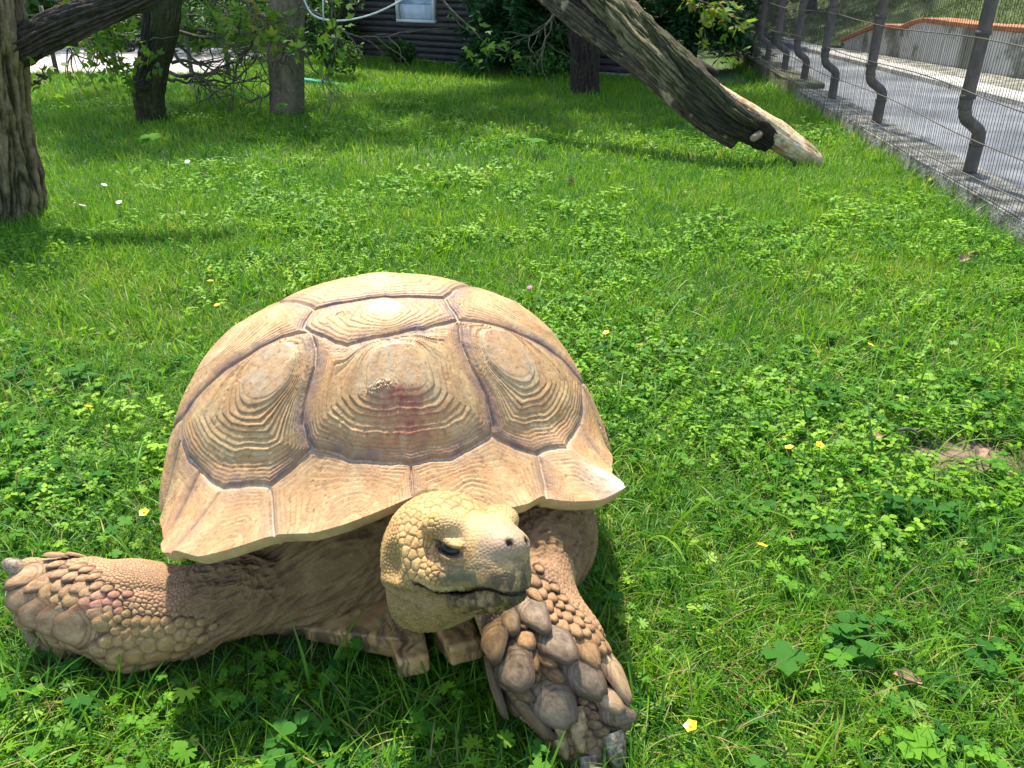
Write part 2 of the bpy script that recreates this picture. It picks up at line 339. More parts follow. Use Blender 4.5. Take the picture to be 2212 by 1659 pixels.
    G = P3.reshape(nth, ntau, 3)
    # a thick rim that turns under
    last = G[:, -1]; rad = last.copy(); rad[:, 2] = 0; rad /= np.linalg.norm(rad, axis=1)[:, None]
    und = []
    for k in range(1, nu + 1):
        t = k/nu; ang = min(t*3.0, 1)*math.pi
        inn = .006*(1 - math.cos(ang)) + max(0, t - .33)*.085; dn = -.0075*math.sin(ang*.5)**2*2 + max(0, t - .33)*.012
        und.append(last - rad*inn + np.array([0, 0, dn]))
    G = np.concatenate([G, np.stack(und, 1)], 1); nt_ = ntau + nu
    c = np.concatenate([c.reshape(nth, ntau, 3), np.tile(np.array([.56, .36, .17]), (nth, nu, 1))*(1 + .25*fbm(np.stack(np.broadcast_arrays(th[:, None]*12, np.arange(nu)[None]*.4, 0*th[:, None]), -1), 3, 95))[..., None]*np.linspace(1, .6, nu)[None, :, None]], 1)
    rough = np.concatenate([rough.reshape(nth, ntau), np.full((nth, nu), .55)], 1)
    sidg = sid.reshape(nth, ntau); sidg = np.concatenate([sidg, np.repeat(sidg[:, -1:], nu, 1)], 1)
    W = G.reshape(-1, 3) @ RMs.T + TMs
    i, j = np.meshgrid(np.arange(nth), np.arange(nt_ - 1), indexing='ij'); i2 = (i + 1) % nth
    F = np.stack([i*nt_ + j, i2*nt_ + j, i2*nt_ + j + 1, i*nt_ + j + 1], -1).reshape(-1, 4)
    if sgn < 0: F = F[:, ::-1]
    cap = (np.arange(nth)*nt_)
    fid = sidg.reshape(-1)[F[:, 0]]; c = c.reshape(-1, 3); rough = rough.ravel()
    shell = tpart("shell", None, None) if False else empty("shell", (0, 0, 0))
    shell.parent = TX; shell.matrix_parent_inverse = TINV
    # crown hole closed
    W = np.concatenate([W, W[cap].mean(0)[None]]); c = np.concatenate([c, c[cap].mean(0)[None]]); rough = np.append(rough, .5)
    capF = np.stack([np.roll(cap, -1), cap, np.full(nth, len(W) - 1)], 1)
    if sgn < 0: capF = capF[:, ::-1]
    # normals of the full surface are kept so that the plates read as one shell
    for k, (nm, *_r) in enumerate(SCUTES):
        f = F[fid == k]
        if len(f) < 4: continue
        lst = [f]
        if k == 2: lst.append(capF)
        used = np.unique(np.concatenate([x.ravel() for x in lst])); rm = np.full(len(W), -1); rm[used] = np.arange(len(used))
        me = mesh_np(nm, W[used], [rm[x] for x in lst], attrs={"Col": c[used], "Rgh": rough[used]})
        o = link(nm, me, M_SHELL, shell)
    return shell
M_SHELL = mat_vcol("shell_horn", bump=.35, bscale=420, bdist=.0008, rough_attr="Rgh", spec=.5, var=.12)
SHELL = build_shell()
# ---------------- body: head, neck, forelegs and skin as one surface
HB = np.array([[.665, -.600, .444], [.745, .572, -.343], [-.048, .559, .828]])     # head axes: forward, left, up
HC = np.array([-.066, .823, .334]); HS = 1.06
def hw(x, y, z): return HC + HS*(x*HB[0] + y*HB[1] + z*HB[2])
PR = []                                       # (kind, data, blend)
def cap(a, b, ra, rb, k=.02, n=None, fl=1.0): PR.append(('c', (np.array(a, float), np.array(b, float), ra, rb, None if n is None else np.array(n, float)/np.linalg.norm(n), fl), k))
def ell(c, r, R=None, k=.02, sub=False): PR.append(('s' if sub else 'e', (np.array(c, float), np.array(r, float), R), k))
def hell(c, r, k=.015, sub=False): ell(hw(*c), np.array(r)*HS, HB, k, sub)
CN = (0, -.86, .50)
# trunk and loose skin under the front of the shell
ell((-.20, 1.32, .17), (.29, .30, .14), k=.05)
ell(at(640, 1225, 1.09), (.17, .10, .115), k=.06)
ell(at(745, 1195, 1.07), (.085, .08, .105), k=.05)
ell(at(1180, 1160, 1.07), (.085, .075, .115), k=.04)
ell(at(1165, 1215, 1.00), (.062, .05, .072), k=.04)
# left of the picture: the foreleg swept out to the side
cap(at(650, 1275, 1.03), at(520, 1287, .99), .060, .050, .05, CN, 1.1)
cap(at(520, 1287, .99), at(400, 1322, .965), .052, .062, .04, CN, 1.25)
cap(at(400, 1322, .965), at(290, 1328, .965), .066, .082, .03, CN, 1.5)
cap(at(290, 1328, .965), at(165, 1300, .985), .080, .068, .03, CN, 1.5)
cap(at(165, 1300, .985), at(75, 1268, 1.00), .066, .046, .03, CN, 1.4)
cap(at(60, 1248, 1.02), at(38, 1238, 1.03), .028, .020, .02)
cap(at(150, 1385, .97), at(100, 1370, .98), .03, .025, .02)
# right of the picture: the foreleg planted towards the camera
CN2 = (.10, -.80, .60)
cap(at(1120, 1215, 1.00), at(1130, 1290, .93), .055, .070, .04, CN2, 1.2)
cap(at(1130, 1290, .93), at(1185, 1420, .855), .072, .083, .03, CN2, 1.55)
cap(at(1185, 1420, .855), at(1255, 1540, .805), .082, .064, .03, CN2, 1.5)
cap(at(1255, 1540, .805), at(1275, 1610, .785), .062, .046, .02, CN2, 1.4)
cap(at(1310, 1545, .80), at(1322, 1600, .775), .022, .019, .010)
cap(at(1215, 1560, .80), at(1232, 1600, .785), .018, .015, .010)
cap(at(1270, 1620, .765), at(1290, 1680, .735), .020, .018, .012)
# rear legs and tail, under the shell
for sx in (-1, 1):
    cap((-.14 + sx*.22, 1.50, .13), (-.12 + sx*.27, 1.56, .05), .085, .07, .04)
# neck
cap(hw(-.060, .012, -.012), (-.135, 1.03, .245), .050, .056, .02)
cap((-.135, 1.03, .245), (-.17, 1.20, .21), .056, .08, .04)
# head
hell((-.040, 0, .007), (.076, .069, .064), .02)
hell((-.060, 0, -.022), (.056, .067, .056), .02)
hell((-.040, -.004, -.056), (.066, .058, .038), .02)
hell((-.062, -.012, -.072), (.040, .044, .030), .02)
for s in (-1, 1):
    hell((-.036, s*.046, -.012), (.046, .031, .046), .010)       # jaw muscle
    hell((.022, s*.043, .032), (.030, .022, .019), .006)         # brow
    hell((.014, s*.047, -.024), (.034, .021, .024), .010)        # cheek
hell((.046, 0, .000), (.056, .044, .042), .020)
hell((.058, 0, -.024), (.048, .041, .032), .014)                 # beak
hell((.088, 0, .006), (.022, .027, .018), .010)                  # nose
hell((.094, 0, -.034), (.012, .022, .026), .010)                 # beak hook
hell((.026, 0, -.056), (.062, .044, .018), .008)                 # lower jaw
ct, st_ = math.cos(-.42), math.sin(-.42)
EB = np.array([HB[0]*ct + HB[2]*st_, HB[1], -HB[0]*st_ + HB[2]*ct])
for s in (-1, 1):
    ell(hw(.038, s*.0610, .0070), np.array((.0185, .0150, .0068))*HS, EB, .003, True)   # eye openings
    hell((.1055, s*.0130, .0110), (.0050, .0040, .0052), .0015, sub=True)   # nostrils
    hell((-.040, s*.0800, -.010), (.019, .014, .026), .010, sub=True)       # ear drums
def MZ(x): return -.034 - .012*sst(-.012, .035, x) + .007*sst(.04, .075, x) - .007*sst(.078, .1, x)
LIDS = []
for s in (-1, 1):
    for dz_, rz_, oy in ((.0098, .0048, -.0045), (-.0074, .0034, -.003)): LIDS.append((hw(.038, s*(.0535 + oy), .0070) + EB[2]*dz_*HS, np.array((.0215, .0100, rz_))*HS))
def sdf(P):
    P = P.astype(np.float32); D = np.full(len(P), 9., np.float32)
    for kd_, dt, k in PR:
        if kd_ == 'c':
            a, b, ra, rb, n, fl = dt; a = a.astype(np.float32); ba = (b - a).astype(np.float32); pa = P - a
            h = np.clip((pa @ ba)/(ba @ ba), 0, 1); q = pa - h[:, None]*ba
            if n is None: dd = np.linalg.norm(q, axis=1) - (ra + (rb - ra)*h)
            else:
                n = n.astype(np.float32); qn = q @ n; l2 = (q*q).sum(1) + (fl*fl - 1)*qn*qn; l = np.sqrt(l2)
                dd = (l - (ra + (rb - ra)*h))/(1 + (fl - 1)*np.abs(qn*fl)/(l + 1e-6))
        else:
            c, r, R = dt; q = P - c.astype(np.float32)
            if R is not None: q = q @ R.T.astype(np.float32)
            r = r.astype(np.float32); k0 = np.linalg.norm(q/r, axis=1); k1 = np.linalg.norm(q/(r*r), axis=1); dd = k0*(k0 - 1)/(k1 + 1e-9)
        if kd_ == 's':
            h = np.maximum(k - np.abs(D + dd), 0)/k; D = np.maximum(D, -dd) + h*h*k*.25
        else:
            h = np.maximum(k - np.abs(D - dd), 0)/k; D = np.minimum(D, dd) - h*h*k*.25
    for c, r in LIDS:
        q = ((P - c.astype(np.float32)) @ EB.T.astype(np.float32)); r = r.astype(np.float32); k0 = np.linalg.norm(q/r, axis=1); k1 = np.linalg.norm(q/(r*r), axis=1); dd = k0*(k0 - 1)/(k1 + 1e-9); h = np.maximum(.005 - np.abs(D - dd), 0)/.005; D = np.minimum(D, dd) - h*h*.00125
    # mouth slit: a thin curved cut along the jaw line
    q = (P - HC.astype(np.float32)) @ HB.T.astype(np.float32)/HS
    near = (np.abs(q) < .16).all(1); x, y, z = q[near].T
    zl = MZ(x)
    m = np.maximum(np.abs(z - zl) - .0019, -(x + .012)) 
    m = np.maximum(m, np.maximum(-D[near] - .007, -9)); D[near] = np.maximum(D[near], -np.maximum(m, -.004))
    return D
def surface_nets(sdf, lo, hi, st, blk=8):
    lo = np.array(lo); n = np.ceil((np.array(hi) - lo)/st/blk).astype(int)*blk + 1; nb = (n - 1)//blk
    I = np.stack(np.meshgrid(*[np.arange(k) for k in nb], indexing='ij'), -1).reshape(-1, 3)
    cc = lo + (I + .5)*blk*st; d = sdf(cc); act = np.abs(d) < blk*st*1.05 + .008
    G = np.ones(n, np.float32)
    for a_, dv in zip(I[d < 0], d[d < 0]): s_ = a_*blk; G[s_[0]:s_[0] + blk + 1, s_[1]:s_[1] + blk + 1, s_[2]:s_[2] + blk + 1] = -1
    IA = I[act]; off = np.stack(np.meshgrid(*[np.arange(blk + 1)]*3, indexing='ij'), -1).reshape(-1, 3)
    for c0 in range(0, len(IA), 400):
        idx = (IA[c0:c0 + 400, None, :]*blk + off[None]).reshape(-1, 3); G[idx[:, 0], idx[:, 1], idx[:, 2]] = sdf(lo + idx*st)
    ins = G < 0; vid = np.full(n - 1, -1, np.int64)
    cs = np.zeros(n - 1, np.int8)
    for dx in (0, 1):
        for dy in (0, 1):
            for dz in (0, 1): cs += ins[dx:n[0] - 1 + dx, dy:n[1] - 1 + dy, dz:n[2] - 1 + dz]
    cells = np.argwhere((cs > 0) & (cs < 8)); vid[tuple(cells.T)] = np.arange(len(cells))
    S = np.zeros((len(cells), 3)); W = np.zeros(len(cells))
    cor = [(0, 0, 0), (1, 0, 0), (0, 1, 0), (1, 1, 0), (0, 0, 1), (1, 0, 1), (0, 1, 1), (1, 1, 1)]
    for i in range(8):
        for ax in range(3):
            if cor[i][ax]: continue
            c1 = np.array(cor[i]); c2 = c1.copy(); c2[ax] = 1
            a = G[tuple((cells + c1).T)]; b = G[tuple((cells + c2).T)]; cr = (a < 0) != (b < 0)
            t = np.where(cr, a/(a - b + 1e-12), 0); p = np.repeat(c1[None].astype(float), len(cells), 0); p[:, ax] = t
            S[cr] += p[cr]; W[cr] += 1
    V = lo + (cells + S/W[:, None])*st
    Fs = []
    for ax in range(3):
        s1 = [slice(1, -1)]*3; s1[ax] = slice(0, -1); s2 = [slice(1, -1)]*3; s2[ax] = slice(1, None)
        A = ins[tuple(s1)]; B = ins[tuple(s2)]; o1, o2 = [(1, 2), (2, 0), (0, 1)][ax]
        e = np.argwhere(A != B); base = e + 1; base[:, ax] = e[:, ax]
        fl = A[tuple(e.T)]
        def vv(d1, d2):
            q = base.copy(); q[:, o1] -= d1; q[:, o2] -= d2; return vid[tuple(q.T)]
        f = np.stack([vv(1, 1), vv(0, 1), vv(0, 0), vv(1, 0)], 1)
        f[~fl] = f[~fl][:, ::-1]; Fs.append(f)
    F = np.concatenate(Fs); return V, F[(F >= 0).all(1)]
V, F = surface_nets(sdf, (-.80, .64, -.02), (.22, 1.70, .48), .0023)
print("body verts", len(V), len(F))
# relax the grid, keep volume
E = np.concatenate([F[:, [0, 1]], F[:, [1, 2]], F[:, [2, 3]], F[:, [3, 0]]])
def lap(V, it, w=.5):
    for _ in range(it):
        s = np.stack([np.bincount(E[:, 0], V[E[:, 1], k], len(V)) + np.bincount(E[:, 1], V[E[:, 0], k], len(V)) for k in range(3)], 1)
        cn = np.bincount(E[:, 0], minlength=len(V)) + np.bincount(E[:, 1], minlength=len(V)); V = V + w*(s/np.maximum(cn, 1)[:, None] - V)
    return V
V = lap(V, 2); V[:, 2] = np.maximum(V[:, 2], -.015)
me = mesh_np("tmp", V, F); NV = vnormals(me).astype(float); bpy.data.meshes.remove(me)
import time as _t; _t0 = _t.time()
def refine(V, F, NV, sel):
    fs = F[sel]; e = np.sort(np.concatenate([fs[:, [k, (k + 1) % 4]] for k in range(4)]), 1); key = e[:, 0]*len(V) + e[:, 1]; u, inv_, cnt = np.unique(key, return_inverse=True, return_counts=True)
    a, b = u//len(V), u % len(V); mid = (V[a] + V[b])/2; mn = NV[a] + NV[b]; n0 = len(V); fc = V[fs].mean(1); fn = NV[fs].mean(1); V2 = np.concatenate([V, mid, fc]); N2 = np.concatenate([NV, mn, fn]); N2 /= np.linalg.norm(N2, axis=1)[:, None]
    m = (inv_ + n0).reshape(4, -1).T; c_ = np.arange(len(fs)) + n0 + len(mid)
    nf = np.concatenate([np.stack([fs[:, k], m[:, k], c_, m[:, (k + 3) % 4]], 1) for k in range(4)])
    bnd = cnt == 1; return V2, np.concatenate([F[~sel], nf]), N2, (np.where(bnd)[0] + n0, a[bnd], b[bnd])
hq0 = (V - HC) @ HB.T/HS; fine_v = ((hq0[:, 0] > -.10) & (np.abs(hq0[:, 1]) < .12) & (np.abs(hq0[:, 2]) < .13)) | ((V[:, 0] < -.40) & (V[:, 1] < 1.2))
face_cam = (NV*(np.array([0, 0, 1.]) - V)).sum(1) > -.1
V, F, NV, (bi, ba, bb) = refine(V, F, NV, (fine_v & face_cam)[F].all(1))
E = np.concatenate([F[:, [0, 1]], F[:, [1, 2]], F[:, [2, 3]], F[:, [3, 0]]])
print("refined", len(V))
D2 = proj(V)                                   # where each point is seen, for the layout of regions
hq = (V - HC) @ HB.T/HS                        # head coordinates
hx, hy, hz = hq.T
headw = sst(-.105, -.075, hx)*(np.abs(hy) < .12)*(np.abs(hz) < .13)*(V[:, 1] < 1.0)*sst(.200, .218, V[:, 2])
lA, lB, lC, lD = at(520, 1287, .99), at(400, 1322, .965), at(290, 1328, .965), at(75, 1268, 1.0)
legL = sst(-.345, -.43, V[:, 0])*(1 - headw)                # 0 at the shoulder, 1 on the limb
legL = 1 - sst(0, 1, (V[:, 0] + .60)/.17)
legL = np.clip(legL, 0, 1)*(V[:, 1] < 1.3)
kA, kB = at(1130, 1270, .93), at(1285, 1640, .77)
tR = ((V - kA) @ (kB - kA))/((kB - kA) @ (kB - kA)); qR = np.linalg.norm(V - kA - tR[:, None]*(kB - kA), axis=1)
legR = sst(.125, .108, qR)*(1 - headw)*sst(-.20, -.02, tR)*(V[:, 1] < .97)*(V[:, 0] > -.07)
skin = 1 - np.clip(headw + legL + legR, 0, 1)
# ---- cells: seeds for scales, size in metres
size = np.full(len(V), .003)
x_, y_ = D2[:, 0], D2[:, 1]
# swept leg: fine near the shoulder and along the top, coarse at the elbow and hand
u = sst(520, 170, x_)
sL = .0048 + .008*sst(1270, 1400, y_)*sst(530, 380, x_) + .0105*sst(360, 110, x_)*sst(1170, 1290, y_) + .006*sst(1370, 1430, y_)
sL = sL*(1 - .45*np.exp(-((y_ - 1235)/26)**2)*sst(120, 300, x_))
sR = .0055 + .0075*sst(0.05, .75, tR) + .004*sst(.4, 1, tR)
cr = sst(-.09, -.05, hx)*sst(.012, .03, hz + .25*hx)
sH = .0040 + .0075*cr*sst(.05, .0, hx)*sst(-.085, -.04, hx) + .014*np.exp(-((hx - .015)/.03)**2 - (hy/.03)**2)*(hz > 0)
brow = np.exp(-(((hx - .024)/.022)**2 + ((np.abs(hy) - .045)/.018)**2 + ((hz - .030)/.016)**2))
sH = sH*(1 - .55*brow) + .010*np.exp(-(((hx - .000)/.018)**2 + ((hz + .022)/.014)**2))*(hy < 0) + .008*np.exp(-(((hx + .022)/.02)**2 + ((hz + .000)/.02)**2))
size = np.where(headw > .5, sH, np.where(legL > .35, sL, np.where(legR > .3, sR, .0042)))
vis = ((V[:, 1] < 1.12) & ((NV*(np.array([0, 0, 1.]) - V)).sum(1) > -.25*np.linalg.norm(V - np.array([0, 0, 1.]), axis=1)))
cand = np.where(vis & (np.maximum(headw, np.maximum(legL, legR)) > .2))[0]
# relief that was traced on the planted leg: (x, y, length, width, degrees, tone) seen in an enlarged reading
BIG = [(450, 560, 280, 175, 57, 'g'), (605, 765, 290, 195, 52, 'g'), (790, 975, 320, 205, 47, 'g'), (820, 820, 215, 130, 57, 't'), (1000, 975, 300, 155, 58, 'm'), (180, 745, 220, 195, 60, 'd'), (320, 935, 280, 235, 50, 'g'), (580, 1180, 310, 250, 52, 'g'),
       (292, 622, 165, 115, 62, 'd'), (395, 755, 140, 120, 50, 't'), (550, 895, 120, 85, 40, 'o'), (590, 992, 145, 85, 32, 'o'), (680, 1065, 90, 60, 30, 'o'), (750, 1095, 75, 60, 30, 'o'), (965, 1165, 190, 120, 38, 'm'), (1040, 1275, 190, 120, 12, 'g'), (455, 905, 120, 65, 75, 'o'), (470, 1000, 70, 55, 80, 'o'),
       (365, 1110, 150, 95, 30, 'd'), (232, 1020, 130, 75, 40, 'd'), (110, 905, 170, 105, 60, 'd'), (190, 1075, 270, 80, 55, 'd'), (415, 1250, 300, 85, 48, 'd'), (912, 795, 95, 90, 50, 't'), (705, 755, 110, 75, 68, 't'), (645, 645, 120, 80, 58, 't'), (575, 585, 95, 70, 58, 't'), (728, 680, 120, 85, 50, 't'), (805, 690, 85, 70, 50, 't'),
       (865, 735, 90, 65, 45, 't'), (680, 590, 85, 68, 48, 't'), (755, 622, 90, 62, 45, 't'), (612, 562, 80, 55, 50, 't'), (540, 505, 110, 85, 62, 't'), (498, 410, 110, 68, 60, 't'), (445, 335, 105, 78, 40, 't'), (450, 420, 150, 62, 55, 't'), (570, 450, 80, 60, 50, 't'), (528, 372, 80, 58, 50, 't'), (1070, 920, 175, 50, 58, 't'), (835, 655, 70, 52, 48, 't'), (905, 720, 75, 50, 50, 't'),
       (700, 530, 65, 48, 45, 't'), (630, 505, 70, 52, 45, 't'), (770, 575, 60, 45, 45, 't'), (815, 615, 60, 42, 45, 't'), (600, 385, 60, 46, 50, 't'), (655, 460, 60, 44, 45, 't'), (960, 790, 80, 50, 50, 't'), (800, 1185, 60, 50, 20, 'o'), (870, 1285, 70, 55, 20, 'o'), (700, 1150, 70, 60, 30, 'o'), (820, 1250, 60, 50, 30, 'd'), (490, 250, 60, 45, 50, 't'), (410, 265, 55, 45, 50, 't'),
       (290, 1210, 120, 60, 35, 'd'), (520, 1330, 110, 60, 45, 'd'), (880, 1350, 80, 60, 20, 'd'), (930, 1400, 80, 60, 15, 'd'), (1060, 1360, 110, 70, 5, 'd'), (620, 830, 60, 50, 40, 'o'), (690, 965, 60, 50, 40, 'd'), (380, 640, 70, 55, 50, 'd'), (40, 800, 120, 90, 60, 'd'), (20, 640, 120, 100, 60, 'd')]
K = .557/1.82278
bigD = [(1850/1.82278 + bx*K, 2100/1.82278 + by*K, bl*K, bw*K, ang, tn) for bx, by, bl, bw, ang, tn in BIG]
# the same for hand and elbow of the swept leg (tips point left and down)
BIGL = [(470, 690, 190, 150, 172, 'p'), (352, 655, 160, 120, 165, 'p'), (262, 612, 165, 125, 170, 'p'), (172, 540, 165, 115, 178, 'p'), (190, 385, 175, 85, 172, 'p'), (262, 430, 130, 60, 165, 'p'), (292, 490, 75, 80, 175, 'y'), (345, 455, 60, 55, 160, 'p'), (340, 525, 60, 45, 160, 'y'), (395, 490, 65, 60, 170, 'p'), (430, 532, 85, 65, 165, 'y'), (465, 465, 75, 50, 170, 'p'), (515, 492, 70, 48, 170, 'p'), (415, 400, 65, 40, 165, 'p'), (350, 385, 70, 38, 165, 'p'), (150, 660, 120, 80, 150, 'p'), (110, 595, 80, 60, 170, 'p'), (375, 285, 130, 55, 165, 'p'), (495, 245, 120, 45, 170, 'p'), (130, 430, 110, 60, 170, 'p'),
        (370, 565, 75, 50, 165, 'p'), (450, 595, 70, 50, 165, 'p'), (510, 595, 70, 50, 170, 'p'), (565, 610, 75, 60, 175, 'p'), (510, 545, 70, 50, 175, 'r'), (575, 510, 60, 42, 175, 'r'), (572, 560, 60, 45, 175, 'r'), (600, 675, 85, 65, 180, 'y'), (635, 630, 50, 48, 180, 'y'), (690, 710, 60, 48, 170, 'y'), (750, 725, 60, 55, 165, 'y'), (805, 715, 58, 52, 165, 'y'), (868, 715, 68, 58, 165, 'y'), (940, 720, 72, 62, 165, 'y'), (1005, 698, 66, 56, 165, 'y'), (1065, 735, 78, 72, 160, 'y'), (1140, 715, 66, 50, 160, 'y'), (1118, 755, 60, 50, 160, 'y'), (1060, 800, 62, 48, 160, 'y'), (990, 778, 95, 86, 160, 'y'), (895, 790, 95, 90, 165, 'y'), (835, 768, 60, 52, 165, 'y'), (780, 775, 80, 80, 165, 'y'), (712, 768, 78, 62, 165, 'y'),
        (640, 775, 80, 66, 165, 'y'), (942, 848, 120, 68, 165, 'y'), (835, 848, 125, 95, 170, 'y'), (720, 860, 115, 100, 170, 'y'), (700, 915, 90, 55, 170, 'y'), (800, 920, 100, 50, 170, 'y'), (890, 905, 90, 45, 170, 'y'), (590, 820, 90, 70, 165, 'p'), (480, 800, 120, 60, 165, 'p'), (800, 660, 55, 48, 165, 'y'), (855, 660, 50, 48, 165, 'y'), (910, 668, 52, 50, 165, 'y'), (965, 660, 48, 45, 165, 'y'), (1050, 665, 52, 50, 165, 'y'), (1105, 672, 52, 50, 165, 'y'), (1170, 665, 45, 40, 165, 'y'), (740, 668, 45, 42, 165, 'y'), (690, 640, 45, 42, 165, 'y'), (660, 672, 40, 38, 165, 'y'), (450, 345, 55, 30, 165, 'p'), (500, 360, 50, 28, 165, 'p'), (545, 400, 50, 30, 170, 'p'), (480, 410, 50, 34, 170, 'p'), (450, 280, 80, 34, 170, 'p'), (325, 330, 60, 34, 170, 'p'),
        (560, 455, 50, 34, 170, 'p'), (620, 470, 45, 32, 175, 'p'), (630, 545, 45, 40, 175, 'r'), (630, 590, 45, 38, 175, 'p'), (680, 560, 40, 36, 175, 'r'), (690, 600, 40, 36, 175, 'r'), (735, 615, 40, 36, 175, 'y'), (900, 735, 40, 36, 165, 'y'), (660, 505, 45, 32, 175, 'r'), (740, 500, 42, 32, 175, 'r'), (1180, 760, 50, 40, 160, 'y'), (1240, 690, 40, 34, 160, 'y'), (1040, 850, 60, 40, 160, 'y')]
K3 = .678/1.82278
bigL = [(bx*K3, 2000/1.82278 + by*K3, bl*K3, bw*K3, ang, tn) for bx, by, bl, bw, ang, tn in BIGL]
bvh = BVHTree.FromPolygons([tuple(v) for v in V], [tuple(f) for f in F.tolist()], all_triangles=False)
PLACED = []
CAMP = Vector((0, 0, 1))
for leg, lst in (('R', bigD), ('L', bigL)):
    for (dx, dy, dl, dw, ang, tn) in lst:
        g_ = at(dx, dy, 1.0); dr = (Vector(g_) - CAMP).normalized(); h = bvh.ray_cast(CAMP, dr, 3.0)
        if h[0] is None: continue
        hp, hn, fi, dist = h
        if headw[F[fi]].max() > .3: continue
        px = dist/1720.4; a = math.radians(ang)
        g2 = at(dx + 20*math.cos(a), dy + 20*math.sin(a), 1.0); d2 = (Vector(g2) - CAMP).normalized()
        tdir = (d2*dist - dr*dist); tdir = (tdir - hn*tdir.dot(hn)).normalized()
        side = hn.cross(tdir).normalized()
        vd = (CAMP - hp).normalized()
        fs = 1/max(.45, math.sqrt(max(0, 1 - (1 - abs(hn.dot(vd))**2)*.8)))
        PLACED.append((hp, hn, tdir, side, dl*px*min(fs, 1.25), dw*px*min(fs, 1.25), tn, leg))
cov = np.full(len(V), -9.); kdV = kdtree.KDTree(len(V))
for i in range(len(V)): kdV.insert(V[i], i)
kdV.balance()
bump_big = np.zeros(len(V))
for hp, hn, td, sd, L_, W_, tn, leg in PLACED:
    for co, i, d in kdV.find_range(hp, L_*.72):
        q = co - hp; e = math.sqrt((q.dot(td)/(L_*.5))**2 + (q.dot(sd)/(W_*.5))**2); cov[i] = max(cov[i], 1 - e)
cand = cand[cand < len(V)]; order = rng.permutation(cand)[:90000]; print('a', round(_t.time() - _t0, 1)); order = order[cov[order] < .02]
acc = []; cell = {}; gs = .012
HS_ = [(820,1030,215),(655,965,120),(655,1075,115),(770,880,125),(705,1140,80),(620,540,150),(680,440,120),(575,450,100),(485,520,95),(430,490,90),(350,510,80),(270,510,80),(540,370,80),(495,420,60),(600,385,70),(400,410,90),(330,430,70),(480,330,90),(420,310,80),(620,320,60),(730,290,160),(560,270,90),(650,240,80),(760,200,110),(660,190,80),(500,250,80),(580,200,70),(720,150,70),(840,150,90),(850,260,70),(920,120,60),(950,180,70),(900,210,100),(1090,230,100),(1040,160,90),(1130,150,90),(1180,200,70),(380,360,60),(300,380,50),(350,300,60),(240,560,60),(680,620,60),(705,690,55),(640,590,50),(980,310,210),(1290,390,250),(440,620,190),(590,760,180),(1330,540,90),(1250,560,80),(1400,560,80),(1440,500,60),(1360,290,60),(1440,280,60),(1500,330,55),(1530,400,50),(1180,480,90),(520,650,110),(350,640,100),(680,800,90)]
for hx_, hy_, hd_ in HS_:
    g_ = (Vector(at((1450 + hx_*.3616)/1.82278, (1900 + hy_*.3616)/1.82278, 1.0)) - CAMP).normalized(); h_ = bvh.ray_cast(CAMP, g_, 3.0)
    if h_[0] is None: continue
    i = kdV.find(h_[0])[1]
    if headw[i] < .5: continue
    size[i] = hd_*.3616/3136*1.07; near_ = [j for _, j, d in kdV.find_range(h_[0], size[i]*.45)]; size[near_] = size[i]
    acc.append(i); cell.setdefault(tuple((V[i]/gs).astype(int)), []).append(i)
for i in order:
    p = V[i]; s = size[i]; k = tuple((p/gs).astype(int)); ok = True; R_ = 1 if s < .011 else 2
    for ax in range(-R_, R_ + 1):
        for ay in range(-R_, R_ + 1):
            for az in range(-R_, R_ + 1):
                for j in cell.get((k[0] + ax, k[1] + ay, k[2] + az), ()):
                    if ((V[j] - p)**2).sum() < (.43*(s + size[j]))**2*1.0: ok = False; break
                if not ok: break
            if not ok: break
        if not ok: break
    if ok: acc.append(i); cell.setdefault(k, []).append(i)
print("seeds", len(acc), round(_t.time() - _t0, 1))
kds = kdtree.KDTree(len(acc))
for j, i in enumerate(acc): kds.insert(V[i], j)
kds.balance()
acc = np.array(acc); cellh = np.zeros(len(V)); gro = np.zeros(len(V)); cid = np.zeros(len(V), int)
todo = np.where((np.maximum(headw, np.maximum(legL, legR)) > .05) & (V[:, 1] < 1.15))[0]
wob = V + .0012*np.stack([noise(V*260, s) for s in (1, 2, 3)], 1)
todo = todo[vis[todo]]
for i in todo:
    r = kds.find_n(wob[i], 2)
    if len(r) < 2: continue
    d1, d2 = r[0][2], r[1][2]; s = size[acc[r[0][1]]]
    e = (d2 - d1)/(s*.5); cid[i] = r[0][1]
    dome = 1 - math.exp(-min(e, 3)*2.1); cellh[i] = dome; gro[i] = math.exp(-((d2 - d1)/max(.0011, s*.09))**2)
lim = np.maximum(headw, np.maximum(legL, legR))
amp = np.where(headw > .5, .0016 + .06*(size - .0038) + .0004*brow, .0017 + .20*(size - .0048))
beakm = sst(.045, .062, hx)*headw                                 # smooth horn of the beak
snout = np.clip(sst(.040, .058, hx) + 0, 0, 1)*headw
amp = amp*(1 - .6*snout)
throat = headw*sst(-.025, -.045, hz)
amp = np.clip(amp*(1 - .45*throat), 0, .0035)
h = amp*(cellh - .6)*sst(.05, .5, lim)*(1 - sst(.0, .15, cov))
# a dip under and around each big scale
h += -.0022*sst(-.6, -.1, cov)
